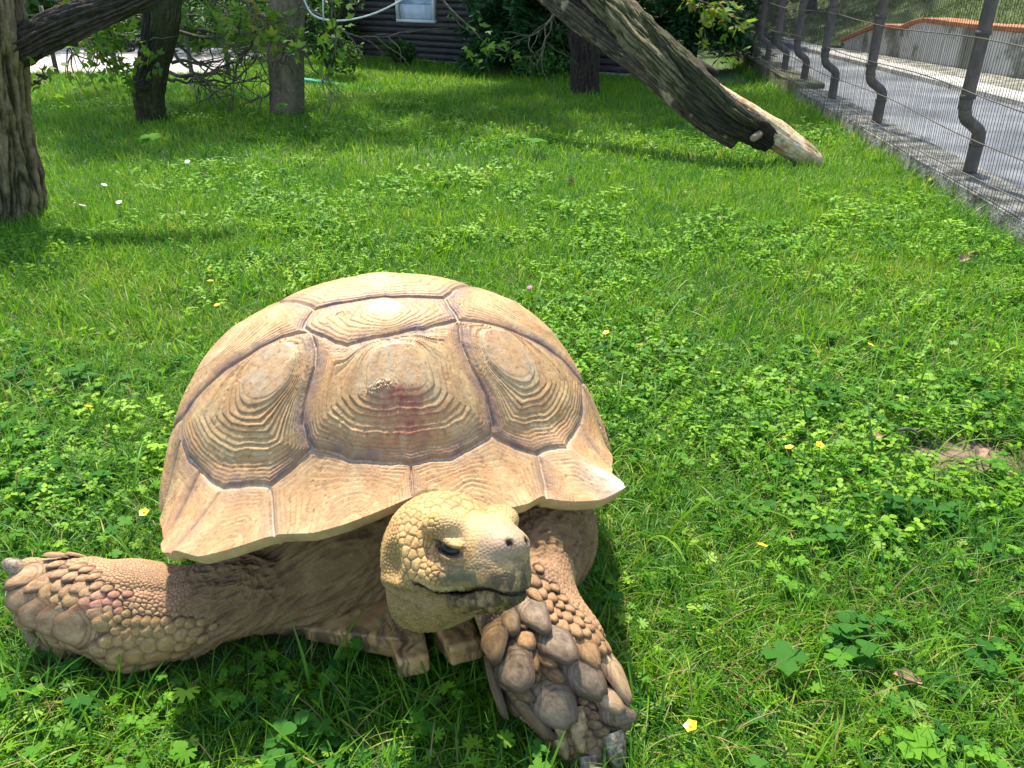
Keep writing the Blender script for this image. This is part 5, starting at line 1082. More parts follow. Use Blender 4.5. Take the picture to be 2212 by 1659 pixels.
# wood behind everything
M_DTR = mat_noise("far_bark", [(.3, (.02, .016, .012)), (.7, (.06, .048, .038))], scale=6, stretch=(4, 4, 1), bump=.8, bscale=30, bdist=.03)
kinds = ["slim dark trunk standing in the wood beyond the paved yard", "slim dark trunk standing in the wood behind the cabin"]
rb = random.Random(12); ORD = "first second third fourth fifth sixth seventh eighth ninth tenth eleventh twelfth thirteenth fourteenth".split()
for k in range(26):
    x = -15 + k*.78 + rb.uniform(-.25, .25); y = rb.uniform(13.6, 16.5); rr = rb.uniform(.07, .16); rt = empty("wood_tree", (x, y, 0)); left = x < -4.5
    tag(rt, kinds[0 if left else 1] + ", counted %s from the left" % ORD[k if left else k - 14], "tree", "dark trunks in the wood " + ("beyond the yard" if left else "behind the cabin"))
    link("trunk", tube("trunk", [(0, 0, 0), (rb.uniform(-.1, .1), 0, 1.5), (rb.uniform(-.3, .3), 0, 5)], [rr*1.2, rr, rr*.5], 10, ridge=.01, sub=5), M_DTR, rt)
    canopy("crown", rt, None, [((rb.uniform(-.5, .5), rb.uniform(-.4, .4), z_), rb.uniform(.8, 1.3)) for z_ in (.9, 1.9, 3.0, 4.2)], 1150, .17, L_DARK, flat=.9)
und = link("undergrowth", None, None) if False else None
P_ = rng.uniform([-17, 13.0, 0], [4.2, 14.2, 1.3], (14000, 3)); Nn_ = rng.normal(size=(len(P_), 3)) + np.array([0, -.4, .8]); Nn_ /= np.linalg.norm(Nn_, axis=1)[:, None]; V_, F_, lv = leaf_mesh_np(P_, Nn_, .15); o = link("undergrowth", mesh_np("undergrowth", V_, F_, False, {"lv": lv}), L_DARK); tag(o, "dark leafy undergrowth at the edge of the wood", "undergrowth", kind="stuff")
# shrubs left of the cabin and along the edges
def shrub(label, x, y, R, h, n, seed, mat=L_SHRUB, size=.055, group=None, stems=9):
    r = random.Random(seed); root = empty("shrub", (x, y, 0)); tag(root, label, "shrub", group)
    for k in range(stems):
        a = r.uniform(0, 6.28); l = r.uniform(.5, 1); link("stem", tube("stem", [(0, 0, 0), (math.cos(a)*R*.35*l, math.sin(a)*R*.35*l, h*.5*l), (math.cos(a)*R*.8*l, math.sin(a)*R*.8*l, h*l)], [.012, .009, .004], 6, sub=3), M_DTR, root)
    canopy("foliage", root, None, [((r.uniform(-R, R)*.6, r.uniform(-R, R)*.5, h*r.uniform(.2, .9)), R*r.uniform(.35, .6)) for _ in range(9)], n, size, mat, name_="foliage", flat=.8)
shrub("leafy shrub just right of the wooden pole", *at(712, 150, 9.2)[:2], .42, .95, 2200, 1)
shrub("dark leafy shrub beside the left corner of the log cabin", *at(742, 118, 11.2)[:2], .42, .8, 1700, 2, L_DARK)
shrub("low bright bush on the lawn right of the cabin window", *at(860, 135, 10.2)[:2], .25, .25, 500, 3)
shrub("dark bush behind the bare twigs at the back of the lawn", *at(520, 115, 11.0)[:2], .8, 1.1, 2600, 4, L_DARK)
shrub("bush at the far right corner of the paved yard", *at(430, 118, 11.6)[:2], .7, 1.0, 2200, 5)
shrub("low dark ivy patch under the fir by the cabin", .1, 9.0, .55, .12, 1500, 6, L_DARK, .05)
# bank trees
for k, (dx, dyb, Y, rr, lab) in enumerate(((1746, 48, 15.5, .10, "thin dark trunk on the grassy bank, leftmost of three"), (1822, 20, 17.5, .13, "dark trunk on the grassy bank between two others"), (1870, 22, 17.0, .15, "thickest dark trunk on the grassy bank above the path"))):
    p = at(dx, dyb, Y); p[2] = float(bank_z(np.array([p[0]]), np.array([p[1]]))[0]) - .05
    rt, ri_ = tree("bank_tree", lab, [p, p + [-.05, 0, .6], p + [-.15, 0, 1.6], p + [-.3, 0, 4]], [rr*1.25, rr, rr*.9, rr*.6], base=(.04, .03, .025), ridge=.012, nv=28, sub=10, seed=80 + k)
    canopy("crown", rt, ri_, [(tuple(p + [rb.uniform(-.8, .8), rb.uniform(-.6, .6), z_]), 1.4) for z_ in (3.2, 4.2, 5.2)], 1500, .2, L_DARK)
for k, (x, y, lab) in enumerate(((7.2, 10.5, "dense dark evergreen bush above the coping of the retaining wall"), (8.8, 12.5, "dark evergreen on the bank behind the first"), (10.5, 16.5, "tall dark evergreen far up the bank"), (6.6, 24, "dark evergreen at the far end of the path"), (9.5, 22, "broad evergreen beyond the bank trunks"), (12.5, 12.0, "dark evergreen at the right end of the bank"))):
    z_ = float(bank_z(np.array([float(x)]), np.array([float(y)]))[0]); rt = empty("evergreen_bush", (x, y, z_)); tag(rt, lab, "evergreen")
    link("trunk", tube("trunk", [(0, 0, -.1), (0, 0, 1), (.1, 0, 2.4)], [.10, .08, .03], 10), M_DTR, rt); sc_ = 1.0 + .05*k
    canopy("crown", rt, None, [((rb.uniform(-.7, .7), rb.uniform(-.7, .7), rb.uniform(.35, 2.6)), rb.uniform(.7, 1.1)*sc_) for _ in range(9)], 3600, .13, L_DARK if k % 2 else L_FIR, flat=.9)
# ---- bare twiggy branches and leafy sprays that hang into the view
M_TWIG = mat_noise("lichen_twig", [(.3, (.03, .026, .018)), (.5, (.08, .07, .045)), (.7, (.16, .16, .09))], scale=30, bump=.4)
def spray(label, start, end, Y0, Y1, sag, n_side, seed, leaves=0, r0=.012, lsize=.05, mat=L_MAPLE, side_len=.35, group=None, nm="hanging_branch"):
    r = random.Random(seed); a, b = Vector(at(*start, Y0)), Vector(at(*end, Y1)); root = empty(nm, tuple(a)); tag(root, label, "branch", group); pts = []
    for i in range(9):
        t = i/8; p = a.lerp(b, t) - a; p.z -= sag*math.sin(math.pi*t*.8); pts.append(p + Vector((r.uniform(-.02, .02), r.uniform(-.03, .03), r.uniform(-.02, .02))))
    VV, FF, base = [], [], 0; tips = list(pts[3:])
    link("stem", tube("stem", pts, [r0*(1 - .8*i/8) for i in range(9)], 6, sub=3, lumps=.2, seed=seed), M_TWIG, root)
    for k in range(n_side):
        p = pts[r.randrange(2, 9)]; d = ((b - a).normalized() + Vector((r.uniform(-.9, .9), r.uniform(-.9, .9), r.uniform(-1.0, .5)))).normalized(); L_ = side_len*r.uniform(.4, 1.2); q = [p]
        for s in range(5): d = (d + Vector((r.uniform(-.35, .35), r.uniform(-.35, .35), r.uniform(-.30, .25)))).normalized(); q.append(q[-1] + d*L_/5)
        link("twig", tube("twig", q, [r0*.45*(1 - .16*i) for i in range(6)], 5, cap_=False, sub=2), M_TWIG, root); tips += q[2:]
    if leaves:
        Tn = np.array([list(t) for t in tips]); P = Tn[rng.integers(0, len(Tn), leaves)] + rng.normal(size=(leaves, 3))*.05; Nn = rng.normal(size=(leaves, 3))*.6 + np.array([0, -.3, .9]); Nn /= np.linalg.norm(Nn, axis=1)[:, None]
        V_, F_, lv = leaf_mesh_np(P, Nn, lsize, 'maple'); link("foliage", mesh_np("foliage", V_, F_, False, {"lv": lv}), mat, root)
SP = [("leafy branch with reddish tips left of the dark trunk", (130, -20), (290, 85), 6.0, 5.9, .05, 8, 170), ("leafy spray above the paved yard beside the robinia trunk", (90, -10), (245, 30), 6.6, 6.4, .0, 8, 220), ("small bright leafy shoot low against the robinia trunk", (70, 175), (105, 160), 3.75, 3.7, .0, 2, 26),
      ("leafy branch crossing behind the dark trunk", (250, 20), (470, 60), 6.9, 6.9, .05, 9, 200), ("leafy branch high between dark trunk and wooden pole", (380, -30), (560, 20), 6.6, 6.4, .05, 9, 190), ("drooping leafy spray at the top left of the wooden pole", (500, -30), (590, 75), 6.2, 6.1, .0, 7, 90),
      ("leafy shoot hanging right of the wooden pole", (700, -40), (730, 85), 5.6, 5.6, .0, 5, 45), ("thin twig with a few leaves before the fir", (930, -30), (1060, 85), 6.4, 6.3, .05, 5, 30), ("leafy twigs at the top right above the leaning trunk", (1440, -50), (1560, 30), 6.0, 6.0, .0, 7, 120), ("leafy spray low on the yard side", (180, 60), (215, 105), 5.8, 5.8, .02, 6, 90)]
for k, (lab, s, e, y0, y1, sg, ns, lv) in enumerate(SP): spray(lab, s, e, y0, y1, sg, ns, 100 + k, lv, side_len=.30 if k != 2 else .08, lsize=.06 if k != 2 else .045, mat=L_MAPLE)
BR = [((388, 95), (500, 135), 6.9, 6.8), ((375, 130), (520, 85), 7.0, 7.2), ((395, 170), (580, 55), 7.2, 7.2), ((400, 60), (590, 30), 6.8, 6.8), ((480, 20), (420, 190), 7.3, 7.2), ((520, 60), (600, 165), 6.9, 6.4), ((560, 120), (430, 195), 7.0, 7.0), ((655, -10), (610, 130), 6.3, 6.3), ((650, 10), (840, 60), 6.2, 6.0), ((640, 60), (560, 130), 6.3, 6.4), ((590, 190), (500, 185), 6.5, 6.5), ((1200, 20), (1130, 60), 6.5, 6.3), ((1215, -10), (1150, 110), 6.6, 6.6), ((655, 100), (720, 178), 6.5, 6.4)]
BR += [((362, 168), (450, 128), 6.7, 6.5), ((365, 150), (560, 150), 6.8, 6.8), ((370, 110), (470, 165), 6.8, 6.6), ((560, 40), (500, 120), 6.6, 6.6), ((360, 70), (620, 20), 6.6, 6.2), ((120, 5), (150, 95), 6.4, 6.4), ((250, 90), (300, 60), 6.3, 6.2)]
BL = ["bare branch low beside the dark trunk", "bare arching branch behind the dark trunk", "long bare branch rising from the dark trunk to the pole", "bare bough high between the two posts", "bare branch drooping nearly straight down mid left", "bare twisted branch in front of the pole's left side", "bare branch bending back low towards the dark trunk", "lichen covered twig hanging over the pole", "thin bare branch reaching right from the pole", "bare twig passing behind the pole", "lowest bare twig just above the grass left of the pole", "short bare twig before the fir at the top centre", "long bare twig dangling in front of the straight trunk", "bare twig curving down right of the pole", "thick bent branch stub low at the dark trunk's right side", "bare branch running level between dark trunk and pole", "bare branch sloping down from the dark trunk", "bare branch dropping left of the pole", "long bough arching from the dark trunk over the pole", "bare twig hanging beside the robinia limb", "bare twig reaching the dark trunk from the left"]
for k, (s, e, y0, y1) in enumerate(BR): spray(BL[k], s, e, y0, y1, .10, 7, 200 + k, 0, r0=.015 if k < 4 or k > 13 else .010, side_len=.45, nm="bare_branch")
# white rope hung in a slack curve, green tube lying in the grass
M_ROPE = mat_noise("white_rope", [(.3, (.5, .5, .5)), (.7, (.72, .72, .72))], scale=60, bump=.5)
o = link("white_rope", tube("white_rope", [at(655, -5, 5.9), at(672, 28, 5.9), at(700, 42, 5.9), at(745, 44, 5.9), at(800, 32, 5.9), at(850, 10, 5.9), at(890, -14, 5.9)], .006, 8, sub=6), M_ROPE); tag(o, "slack white rope hanging in a curve right of the wooden pole", "rope")
rope_o = o
o = link("white_cord", tube("white_cord", [at(699, 46, 5.88), at(698, 15, 5.88), at(698, -40, 5.88)], .005, 6), M_ROPE); o.name = "hanging_line"; tag(o, "thin white cord hanging straight down to the slack rope", "line")
M_GREEN = mat_noise("green_plastic", [(.3, (.02, .22, .13)), (.7, (.04, .32, .20))], scale=4, rough=.4, bump=.1)
g1, g2 = gp(648, 186), gp(748, 188); d_ = np.array(g2) - np.array(g1)
o = boxm("green_board", M_GREEN, None, [tuple(np.array(g1) + v) for v in ((0, 0, -.01), (0, .12, -.01))] + [tuple(np.array(g2) + v) for v in ((0, .12, -.01), (0, 0, -.01))] + [tuple(np.array(g1) + v) for v in ((0, 0, .07), (0, .12, .07))] + [tuple(np.array(g2) + v) for v in ((0, .12, .02), (0, 0, .02))], .004); tag(o, "low green plastic board lying in the grass behind the pole", "board")
# ================================================================== GRASS AND GROUND PLANTS
def blade(r, h, w, lean, segs=5, az=None, x0=0, y0=0, droop=1.0):
    az = r.uniform(0, 6.283) if az is None else az; V_ = []; ang = lean*.3; x = z = 0.0; d = (math.cos(az), math.sin(az)); tw = r.uniform(-.6, .6)
    for i in range(segs + 1):
        t = i/segs; ww = w*(1 - t**2.2)*(.6 + .4*min(1, t*4)) + .00012; sx, sy = -math.sin(az + tw), math.cos(az + tw)
        cx, cy = x0 + d[0]*x, y0 + d[1]*x; V_ += [(cx - sx*ww, cy - sy*ww, z + ww*.35), (cx, cy, z), (cx + sx*ww, cy + sy*ww, z + ww*.35)]
        ang += lean*(.9/segs)*droop; x += math.sin(ang)*h/segs; z += math.cos(ang)*h/segs; z = max(z, .004)
    F_ = []
    for i in range(segs): a = i*3; F_ += [(a, a + 1, a + 4, a + 3), (a + 1, a + 2, a + 5, a + 4)]
    return V_, F_
def joined(nm, parts, mat):
    V_, F_, lv = [], [], []; 
    for P, Fc, val in parts: b_ = len(V_); V_ += P; F_ += [tuple(i + b_ for i in f) for f in Fc]; lv += [val]*len(P)
    F4 = [f for f in F_ if len(f) == 4]; F3 = [f for f in F_ if len(f) == 3]
    me = mesh_np(nm, np.array(V_), [np.array(x) for x in (F4, F3) if x], True, {"lv": np.array(lv)}); me.materials.append(mat); return me
GR = [(.0, (.025, .12, .020)), (.30, (.060, .200, .014)), (.55, (.115, .28, .012)), (.80, (.19, .35, .018)), (1.0, (.34, .34, .07))]
L_GRASS = mat_leaf("grass_blade", GR, trans=.42, rough=.42, spec=.3, pscale=1.1)
L_STRAW = mat_leaf("straw", [(0, (.22, .14, .06)), (1, (.42, .32, .16))], trans=.3)
L_CLOV = mat_leaf("broad_leaf_light", [(.1, (.085, .24, .014)), (.45, (.16, .345, .020)), (.85, (.27, .46, .035))], trans=.42, rough=.5, pscale=1.4)
L_BUTT = mat_leaf("broad_leaf_mid", [(.1, (.045, .17, .018)), (.45, (.085, .245, .022)), (.85, (.15, .34, .03))], trans=.42, spec=.14, rough=.6, pscale=1.4)
L_NET = mat_leaf("broad_leaf_dark", [(.1, (.025, .11, .018)), (.5, (.045, .16, .022)), (.9, (.08, .22, .03))], trans=.38, spec=.10, rough=.65)
L_BANK = mat_leaf("bank_blade", [(0, (.03, .07, .012)), (.5, (.06, .11, .02)), (1, (.12, .13, .04))], trans=.3)
R5 = random.Random(55)
def tuft(nm, n, h, w, spread, lean, mat, flatish=.5, segs=5):
    return joined(nm, [(*blade(R5, h*R5.uniform(.45, 1.15), w*R5.uniform(.6, 1.2), lean*R5.uniform(.3, 1.5), segs, x0=R5.gauss(0, spread), y0=R5.gauss(0, spread)), R5.random()) for _ in range(n)], mat)
def lobed_leaf(cx, cy, cz, az, size, tilt, lobes, teeth, r, cup=.12):
    """one leaf blade as a fan with lobes and teeth; attached at its base, pointing along az"""
    n = lobes*teeth*2; pts = []
    for i in range(n + 1):
        t = i/n; a = (t - .5)*2*2.35; lob = abs(math.sin((t*lobes)*math.pi))**.55; tooth = .93 + .07*((i % 2)*2 - 1); rr = size*(.35 + .65*math.cos(a*.42)**1.2)*(.50 + .50*lob)*tooth
        pts.append((rr*math.cos(a), rr*math.sin(a), abs(rr*math.sin(a))*cup - rr*rr/size*.18))
    P = [(0, 0, 0)] + pts; ca, sa_ = math.cos(az), math.sin(az); ct_, st2 = math.cos(tilt), math.sin(tilt); V_ = []
    for x, y, z in P: x2 = x*ct_ - z*st2; z2 = x*st2 + z*ct_; V_.append((cx + x2*ca - y*sa_, cy + x2*sa_ + y*ca, max(cz + z2, .002)))
    return V_, [(0, i + 1, i + 2) for i in range(n)]
def oval_leaf(cx, cy, cz, az, size, tilt, wr=.36, teeth=6, cup=.2, r=None):
    V_ = []; n = teeth; ca, sa_ = math.cos(az), math.sin(az); ct_, st2 = math.cos(tilt), math.sin(tilt)
    for i in range(n + 1):
        t = i/n; w = size*wr*math.sin(math.pi*min(t**.8, 1))**.8*(1 + .10*(i % 2)) if 0 < i < n else 0.0001
        for s in (-1, 0, 1):
            x, y, z = size*t, w*s, abs(s)*w*cup - size*t*t*.22; x2 = x*ct_ - z*st2; z2 = x*st2 + z*ct_; V_.append((cx + x2*ca - y*sa_, cy + x2*sa_ + y*ca, max(cz + z2, .002)))
    F_ = []
    for i in range(n): a = i*3; F_ += [(a, a + 1, a + 4, a + 3), (a + 1, a + 2, a + 5, a + 4)]
    return V_, F_
def stem_(x0, y0, x1, y1, z1, w=.0009):
    V_ = []; 
    for t in (0, .5, 1): x = x0 + (x1 - x0)*t**.8; y = y0 + (y1 - y0)*t**.8; z = z1*t**.7; V_ += [(x - w, y, z), (x + w, y, z), (x, y + w, z)]
    return V_, [(0, 1, 4, 3), (1, 2, 5, 4), (2, 0, 3, 5), (3, 4, 7, 6), (4, 5, 8, 7), (5, 3, 6, 8)]
def patch_lobed(nm, mat, n, spread, size, lobes=3, teeth=3, hz=.035):
    parts = []
    for _ in range(n):
        bx, by = R5.gauss(0, spread*.5), R5.gauss(0, spread*.5); az = R5.uniform(0, 6.28); l = R5.uniform(.4, 1)*spread*.6; x, y = bx + l*math.cos(az), by + l*math.sin(az); z = hz*R5.uniform(.4, 1.3); s = size*R5.uniform(.6, 1.25); v = R5.random()
        parts.append((*stem_(bx, by, x, y, z), v))
        if lobes == 3:
            for k in (-1, 0, 1): parts.append((*lobed_leaf(x, y, z, az + k*1.5, s*(1 if k == 0 else .85), R5.uniform(-.35, .25), 3, teeth, R5), min(1, max(0, v + R5.uniform(-.1, .1)))))
        else: parts.append((*lobed_leaf(x, y, z, az, s, R5.uniform(-.4, .3), lobes, teeth, R5), v))
    return joined(nm, parts, mat)
def patch_oval(nm, mat, n, spread, size, hz=.05, pairs=3, wr=.36):
    parts = []
    for _ in range(n):
        x, y = R5.gauss(0, spread*.6), R5.gauss(0, spread*.6); lx, ly = R5.uniform(-.02, .02), R5.uniform(-.02, .02); H = hz*R5.uniform(.6, 1.25); v = R5.random(); parts.append((*stem_(x, y, x + lx, y + ly, H), v)); az0 = R5.uniform(0, 3.14)
        for k in range(pairs):
            t = (k + 1)/pairs; z = H*t**.7; px_, py_ = x + lx*t**.8, y + ly*t**.8; s = size*(1.15 - .45*t)*R5.uniform(.8, 1.2)
            for s_ in (0, math.pi): parts.append((*oval_leaf(px_, py_, z, az0 + s_ + k*1.57 + R5.uniform(-.3, .3), s, R5.uniform(-.15, .45), wr), min(1, max(0, v + R5.uniform(-.12, .12)))))
    return joined(nm, parts, mat)
def coll(nm, meshes):
    c_ = bpy.data.collections.new(nm)
    for k, m_ in enumerate(meshes): o = bpy.data.objects.new("%s" % m_.name, m_); c_.objects.link(o)
    return c_
def scatter(nm, label, cat, cl, P, rot, scl, idx):
    me = bpy.data.meshes.new(nm); me.vertices.add(len(P)); me.vertices.foreach_set("co", np.ascontiguousarray(P, np.float32).ravel())
    a = me.attributes.new("rot", 'FLOAT_VECTOR', 'POINT'); a.data.foreach_set("vector", np.ascontiguousarray(rot, np.float32).ravel()); a = me.attributes.new("scl", 'FLOAT', 'POINT'); a.data.foreach_set("value", np.ascontiguousarray(scl, np.float32)); a = me.attributes.new("idx", 'INT', 'POINT'); a.data.foreach_set("value", np.ascontiguousarray(idx, np.int32)); me.update()
    o = bpy.data.objects.new(nm, me); COL.objects.link(o); tag(o, label, cat, kind="stuff")
    g = bpy.data.node_groups.new(nm, 'GeometryNodeTree'); g.interface.new_socket("Geometry", in_out='INPUT', socket_type='NodeSocketGeometry'); g.interface.new_socket("Geometry", in_out='OUTPUT', socket_type='NodeSocketGeometry')
    gi, go = g.nodes.new('NodeGroupInput'), g.nodes.new('NodeGroupOutput'); ip = g.nodes.new('GeometryNodeInstanceOnPoints'); ci = g.nodes.new('GeometryNodeCollectionInfo'); ci.inputs['Collection'].default_value = cl; ci.inputs['Separate Children'].default_value = True; ci.inputs['Reset Children'].default_value = True
    def na(n_, t): q = g.nodes.new('GeometryNodeInputNamedAttribute'); q.data_type = t; q.inputs['Name'].default_value = n_; return q.outputs['Attribute']
    ip.inputs['Pick Instance'].default_value = True; g.links.new(gi.outputs[0], ip.inputs['Points']); g.links.new(ci.outputs[0], ip.inputs['Instance']); g.links.new(na("idx", 'INT'), ip.inputs['Instance Index']); g.links.new(na("rot", 'FLOAT_VECTOR'), ip.inputs['Rotation']); g.links.new(na("scl", 'FLOAT'), ip.inputs['Scale']); g.links.new(ip.outputs[0], go.inputs[0])
    m_ = o.modifiers.new("scatter", 'NODES'); m_.node_group = g; return o
# where things touch the lawn
feet = V[(V[:, 2] < .035) & (V[:, 1] < 1.5)]; fg = set(map(tuple, np.round(feet[:, :2]/.012).astype(int)))
low = V[(V[:, 2] < .16) & (V[:, 1] < 1.5)]; low = low[np.argsort(-low[:, 2])]; lowz = {}
for k_, z_ in zip(map(tuple, np.round(low[:, :2]/.02).astype(int)), low[:, 2]): lowz[k_] = z_
def points(sp, y0, y1, jit=.9, dens=None, margin=.95):
    out = []; ys_ = np.arange(y0, y1, sp)
    for yv in ys_:
        hw_ = .66*(yv*.889 + .46) + margin; x = np.arange(-hw_, min(hw_, fx(yv) - .18) + sp, sp); out.append(np.stack([x, np.full(len(x), yv)], 1))
    P = np.concatenate(out) + rng.uniform(-.5, .5, (sum(map(len, out)), 2))*sp*jit; P = P[P[:, 0] < fx(P[:, 1]) - .19]
    if dens is not None: P = P[rng.uniform(0, 1, len(P)) < dens(P)]
    # not through the feet, posts or trunks, nor on the yard
    keep = np.array([tuple(q) not in fg for q in np.round(P/.012).astype(int)]); P = P[keep]
    for tx, ty, tr in TRK: P = P[(P[:, 0] - tx)**2 + (P[:, 1] - ty)**2 > tr*tr]
    P = P[~((P[:, 1] > 9.4) & (P[:, 0] < -3.3))]; s_ = (P - cA) @ cn; P = P[(s_ > .1) | (P[:, 0] < -2.3)]
    return P
TRK = [(-2.36, 3.6, .19), (*at(328, 262, 6.28)[:2], .11), (*at(620, 250, 6.6)[:2], .13), (*at(1262, 210, 7.7)[:2], .13), (*at(1755, 350, 4.63)[:2], .05)]
def under(P):                                   # height that is free above each point
    h = np.full(len(P), 1.0)
    for i, k_ in enumerate(map(tuple, np.round(P/.02).astype(int))):
        if k_ in lowz: h[i] = max(lowz[k_], .01)
    q = (P - np.array([-.2, 1.22])); h = np.where((q[:, 0]/.36)**2 + (q[:, 1]/.32)**2 < 1, np.minimum(h, .05), h); return h
def put(nm, label, cat, meshes, P, smin, smax, hmax=.09, tilt=.12, wts=None):
    n = len(P); z = gz(P[:, 0], P[:, 1]); P3_ = np.column_stack([P, z - .001]); rot = np.column_stack([rng.normal(0, tilt, n), rng.normal(0, tilt, n), rng.uniform(0, 6.283, n)]); s = rng.uniform(smin, smax, n); s = np.minimum(s, np.maximum(under(P)/hmax, .12))
    scatter(nm, label, cat, coll(nm, meshes), P3_, rot, s, rng.integers(0, len(meshes), n) if wts is None else rng.choice(len(meshes), n, p=wts))
bare = lambda P: np.exp(-(((P[:, 0] - 1.06)/.20)**2 + ((P[:, 1] - 1.56)/.10)**2))
field = lambda P, f, s: fbm(np.column_stack([P*f, np.zeros(len(P))]), 3, s)
gm = [tuft("grass_tuft", 26, .085, .0013, .018, 1.5, L_GRASS) for _ in range(5)] + [tuft("grass_tuft", 12, .12, .0022, .016, 1.9, L_GRASS) for _ in range(3)]
gm_f = [tuft("grass_tuft", 22, .085, .0021, .03, 1.1, L_GRASS, segs=3) for _ in range(5)]
gm_ff = [tuft("grass_tuft", 16, .09, .0038, .05, .9, L_GRASS, segs=2) for _ in range(4)]
put("near_grass", "thin tangled grass blades around the tortoise in the foreground", "grass", gm, points(.024, .50, 2.1, dens=lambda P: .97*(1 - bare(P))**1.5), .55, 1.05)
put("middle_grass", "short lawn grass in the middle of the meadow", "grass", gm_f, points(.036, 2.1, 4.6), .6, 1.05)
put("far_grass", "short lawn grass towards the trees and cabin", "grass", gm_ff, points(.064, 4.6, 12.6), .6, 1.1)
put("straw", "dry straw coloured grass stalks lying between the green blades", "dry grass", [tuft("straw", 3, .10, .0011, .03, 2.3, L_STRAW) for _ in range(4)], points(.042, .52, 2.8, dens=lambda P: .55 + .4*bare(P) + .35*(P[:, 1] < 1.15)), .6, 1.2)
lobm = [patch_lobed("lobed_leaf_plant", L_BUTT, 5, .05, .016, 3, 3, .042) for _ in range(3)] + [patch_lobed("lobed_leaf_plant", L_NET, 5, .05, .017, 3, 3, .035), patch_oval("toothed_leaf_plant", L_NET, 3, .04, .026, .05, 3, .42)]
rndm = [patch_lobed("round_leaf_plant", L_CLOV, 4, .045, .016, 7, 2, .035) for _ in range(3)]
ovm = [patch_oval("oval_leaf_plant", L_CLOV, 6, .05, .017, .042, 3) for _ in range(3)] + [patch_oval("oval_leaf_plant", L_CLOV, 6, .05, .014, .036, 3, .28)] + [patch_oval("oval_leaf_plant", L_BUTT, 5, .045, .018, .036, 3, .44)] + [patch_lobed("lobed_leaf_plant", L_BUTT, 5, .05, .014, 3, 3, .035)]
ovf = [patch_oval("oval_leaf_plant", L_CLOV, 8, .08, .028, .045, 2) for _ in range(3)] + [patch_oval("oval_leaf_plant", L_BUTT, 8, .08, .028, .04, 2)]
put("near_lobed_plants", "toothed three part leaves of low buttercup plants in the foreground", "leafy plants", lobm, points(.064, .52, 2.3, dens=lambda P: np.clip(.40 + 1.5*field(P, 2.2, 401), .04, .85)*(1 - bare(P))), .6, 1.25, .07)
put("near_round_plants", "small round scalloped leaves creeping through the foreground grass", "leafy plants", rndm, points(.075, .52, 2.2, dens=lambda P: np.clip(.45 + 1.4*field(P, 2.6, 402), .05, .9)*(1 - bare(P))), .6, 1.2, .06)
put("light_oval_plants", "bright light green leafy ground cover across the middle of the lawn", "ground cover", ovm, points(.045, 1.30, 3.3, dens=lambda P: np.clip(.25 + 1.7*field(P, 1.1, 403) + .45*sst(-.5, .6, P[:, 0]), .03, 1)*(1 - bare(P))**2), .65, 1.3, .08)
put("far_oval_plants", "leafy ground cover patches further back on the lawn", "ground cover", ovf, points(.085, 3.3, 7.2, dens=lambda P: np.clip(.18 + 1.5*field(P, .8, 404), .03, .9)), .6, 1.2, .09)
put("tall_stalks", "long arching grass blades standing above the lawn", "grass", [tuft("long_blade", 5, .18, .0032, .03, 2.1, L_GRASS, segs=8) for _ in range(4)], points(.11, .55, 2.6, dens=lambda P: np.clip(.6 + field(P, 1.5, 405), .15, 1)), .6, 1.1, .15)
put("fence_grass", "long grass growing against the low concrete wall of the fence", "grass", [tuft("long_blade", 7, .15, .0030, .04, .9, L_GRASS, segs=5) for _ in range(3)], np.column_stack([fx(q_ := np.sort(rng.uniform(3.0, 11, 420))) - .19 - rng.exponential(.05, 420), q_]), .5, 1.1, .3)
# bank tufts
q_ = np.column_stack([rng.uniform(4.5, 9, 5200), rng.uniform(7.5, 19, 5200)]); x0_ = np.where(q_[:, 1] < 12.3, 5.4 - .118*(q_[:, 1] - 8.45), 4.5); q_ = q_[q_[:, 0] > x0_]
bt = [tuft("bank_tuft", 14, .12, .006, .07, 1.2, L_BANK, segs=2) for _ in range(3)]; n_ = len(q_)
scatter("bank_grass", "rough grass on the bank beyond the path", "grass", coll("bank_grass", bt), np.column_stack([q_, bank_z(q_[:, 0], q_[:, 1])]), np.column_stack([np.zeros(n_), np.zeros(n_), rng.uniform(0, 6.28, n_)]), rng.uniform(.5, 1.1, n_), rng.integers(0, 3, n_))
M_DIRT = mat_noise("brown_soil", [(.3, (.07, .045, .028)), (.5, (.15, .105, .07)), (.7, (.24, .18, .13))], scale=22, rough=.95, bump=1, bscale=90, bdist=.01)
u_, v_ = np.meshgrid(np.linspace(0, 6.2832, 49)[:-1], np.linspace(0, 1, 14), indexing='ij'); rr_ = v_*(1 + .25*noise(np.stack([np.cos(u_)*1.2, np.sin(u_)*1.2, u_*0], -1), 501)); dx_ = 1.06 + .21*rr_*np.cos(u_); dy_ = 1.56 + .11*rr_*np.sin(u_)
dz_ = .006 - .010*v_**3 + .006*noise(np.stack([dx_*25, dy_*25, u_*0], -1), 502) + gz(dx_, dy_); Vd_ = np.stack([dx_, dy_, dz_], -1).reshape(-1, 3); i_, j_ = np.meshgrid(np.arange(48), np.arange(13), indexing='ij'); Fd_ = np.stack([i_*14 + j_, i_*14 + j_ + 1, ((i_ + 1) % 48)*14 + j_ + 1, ((i_ + 1) % 48)*14 + j_], -1).reshape(-1, 4)
tag(link("soil_patch", mesh_np("soil_patch", Vd_, Fd_), M_DIRT), kind="structure")
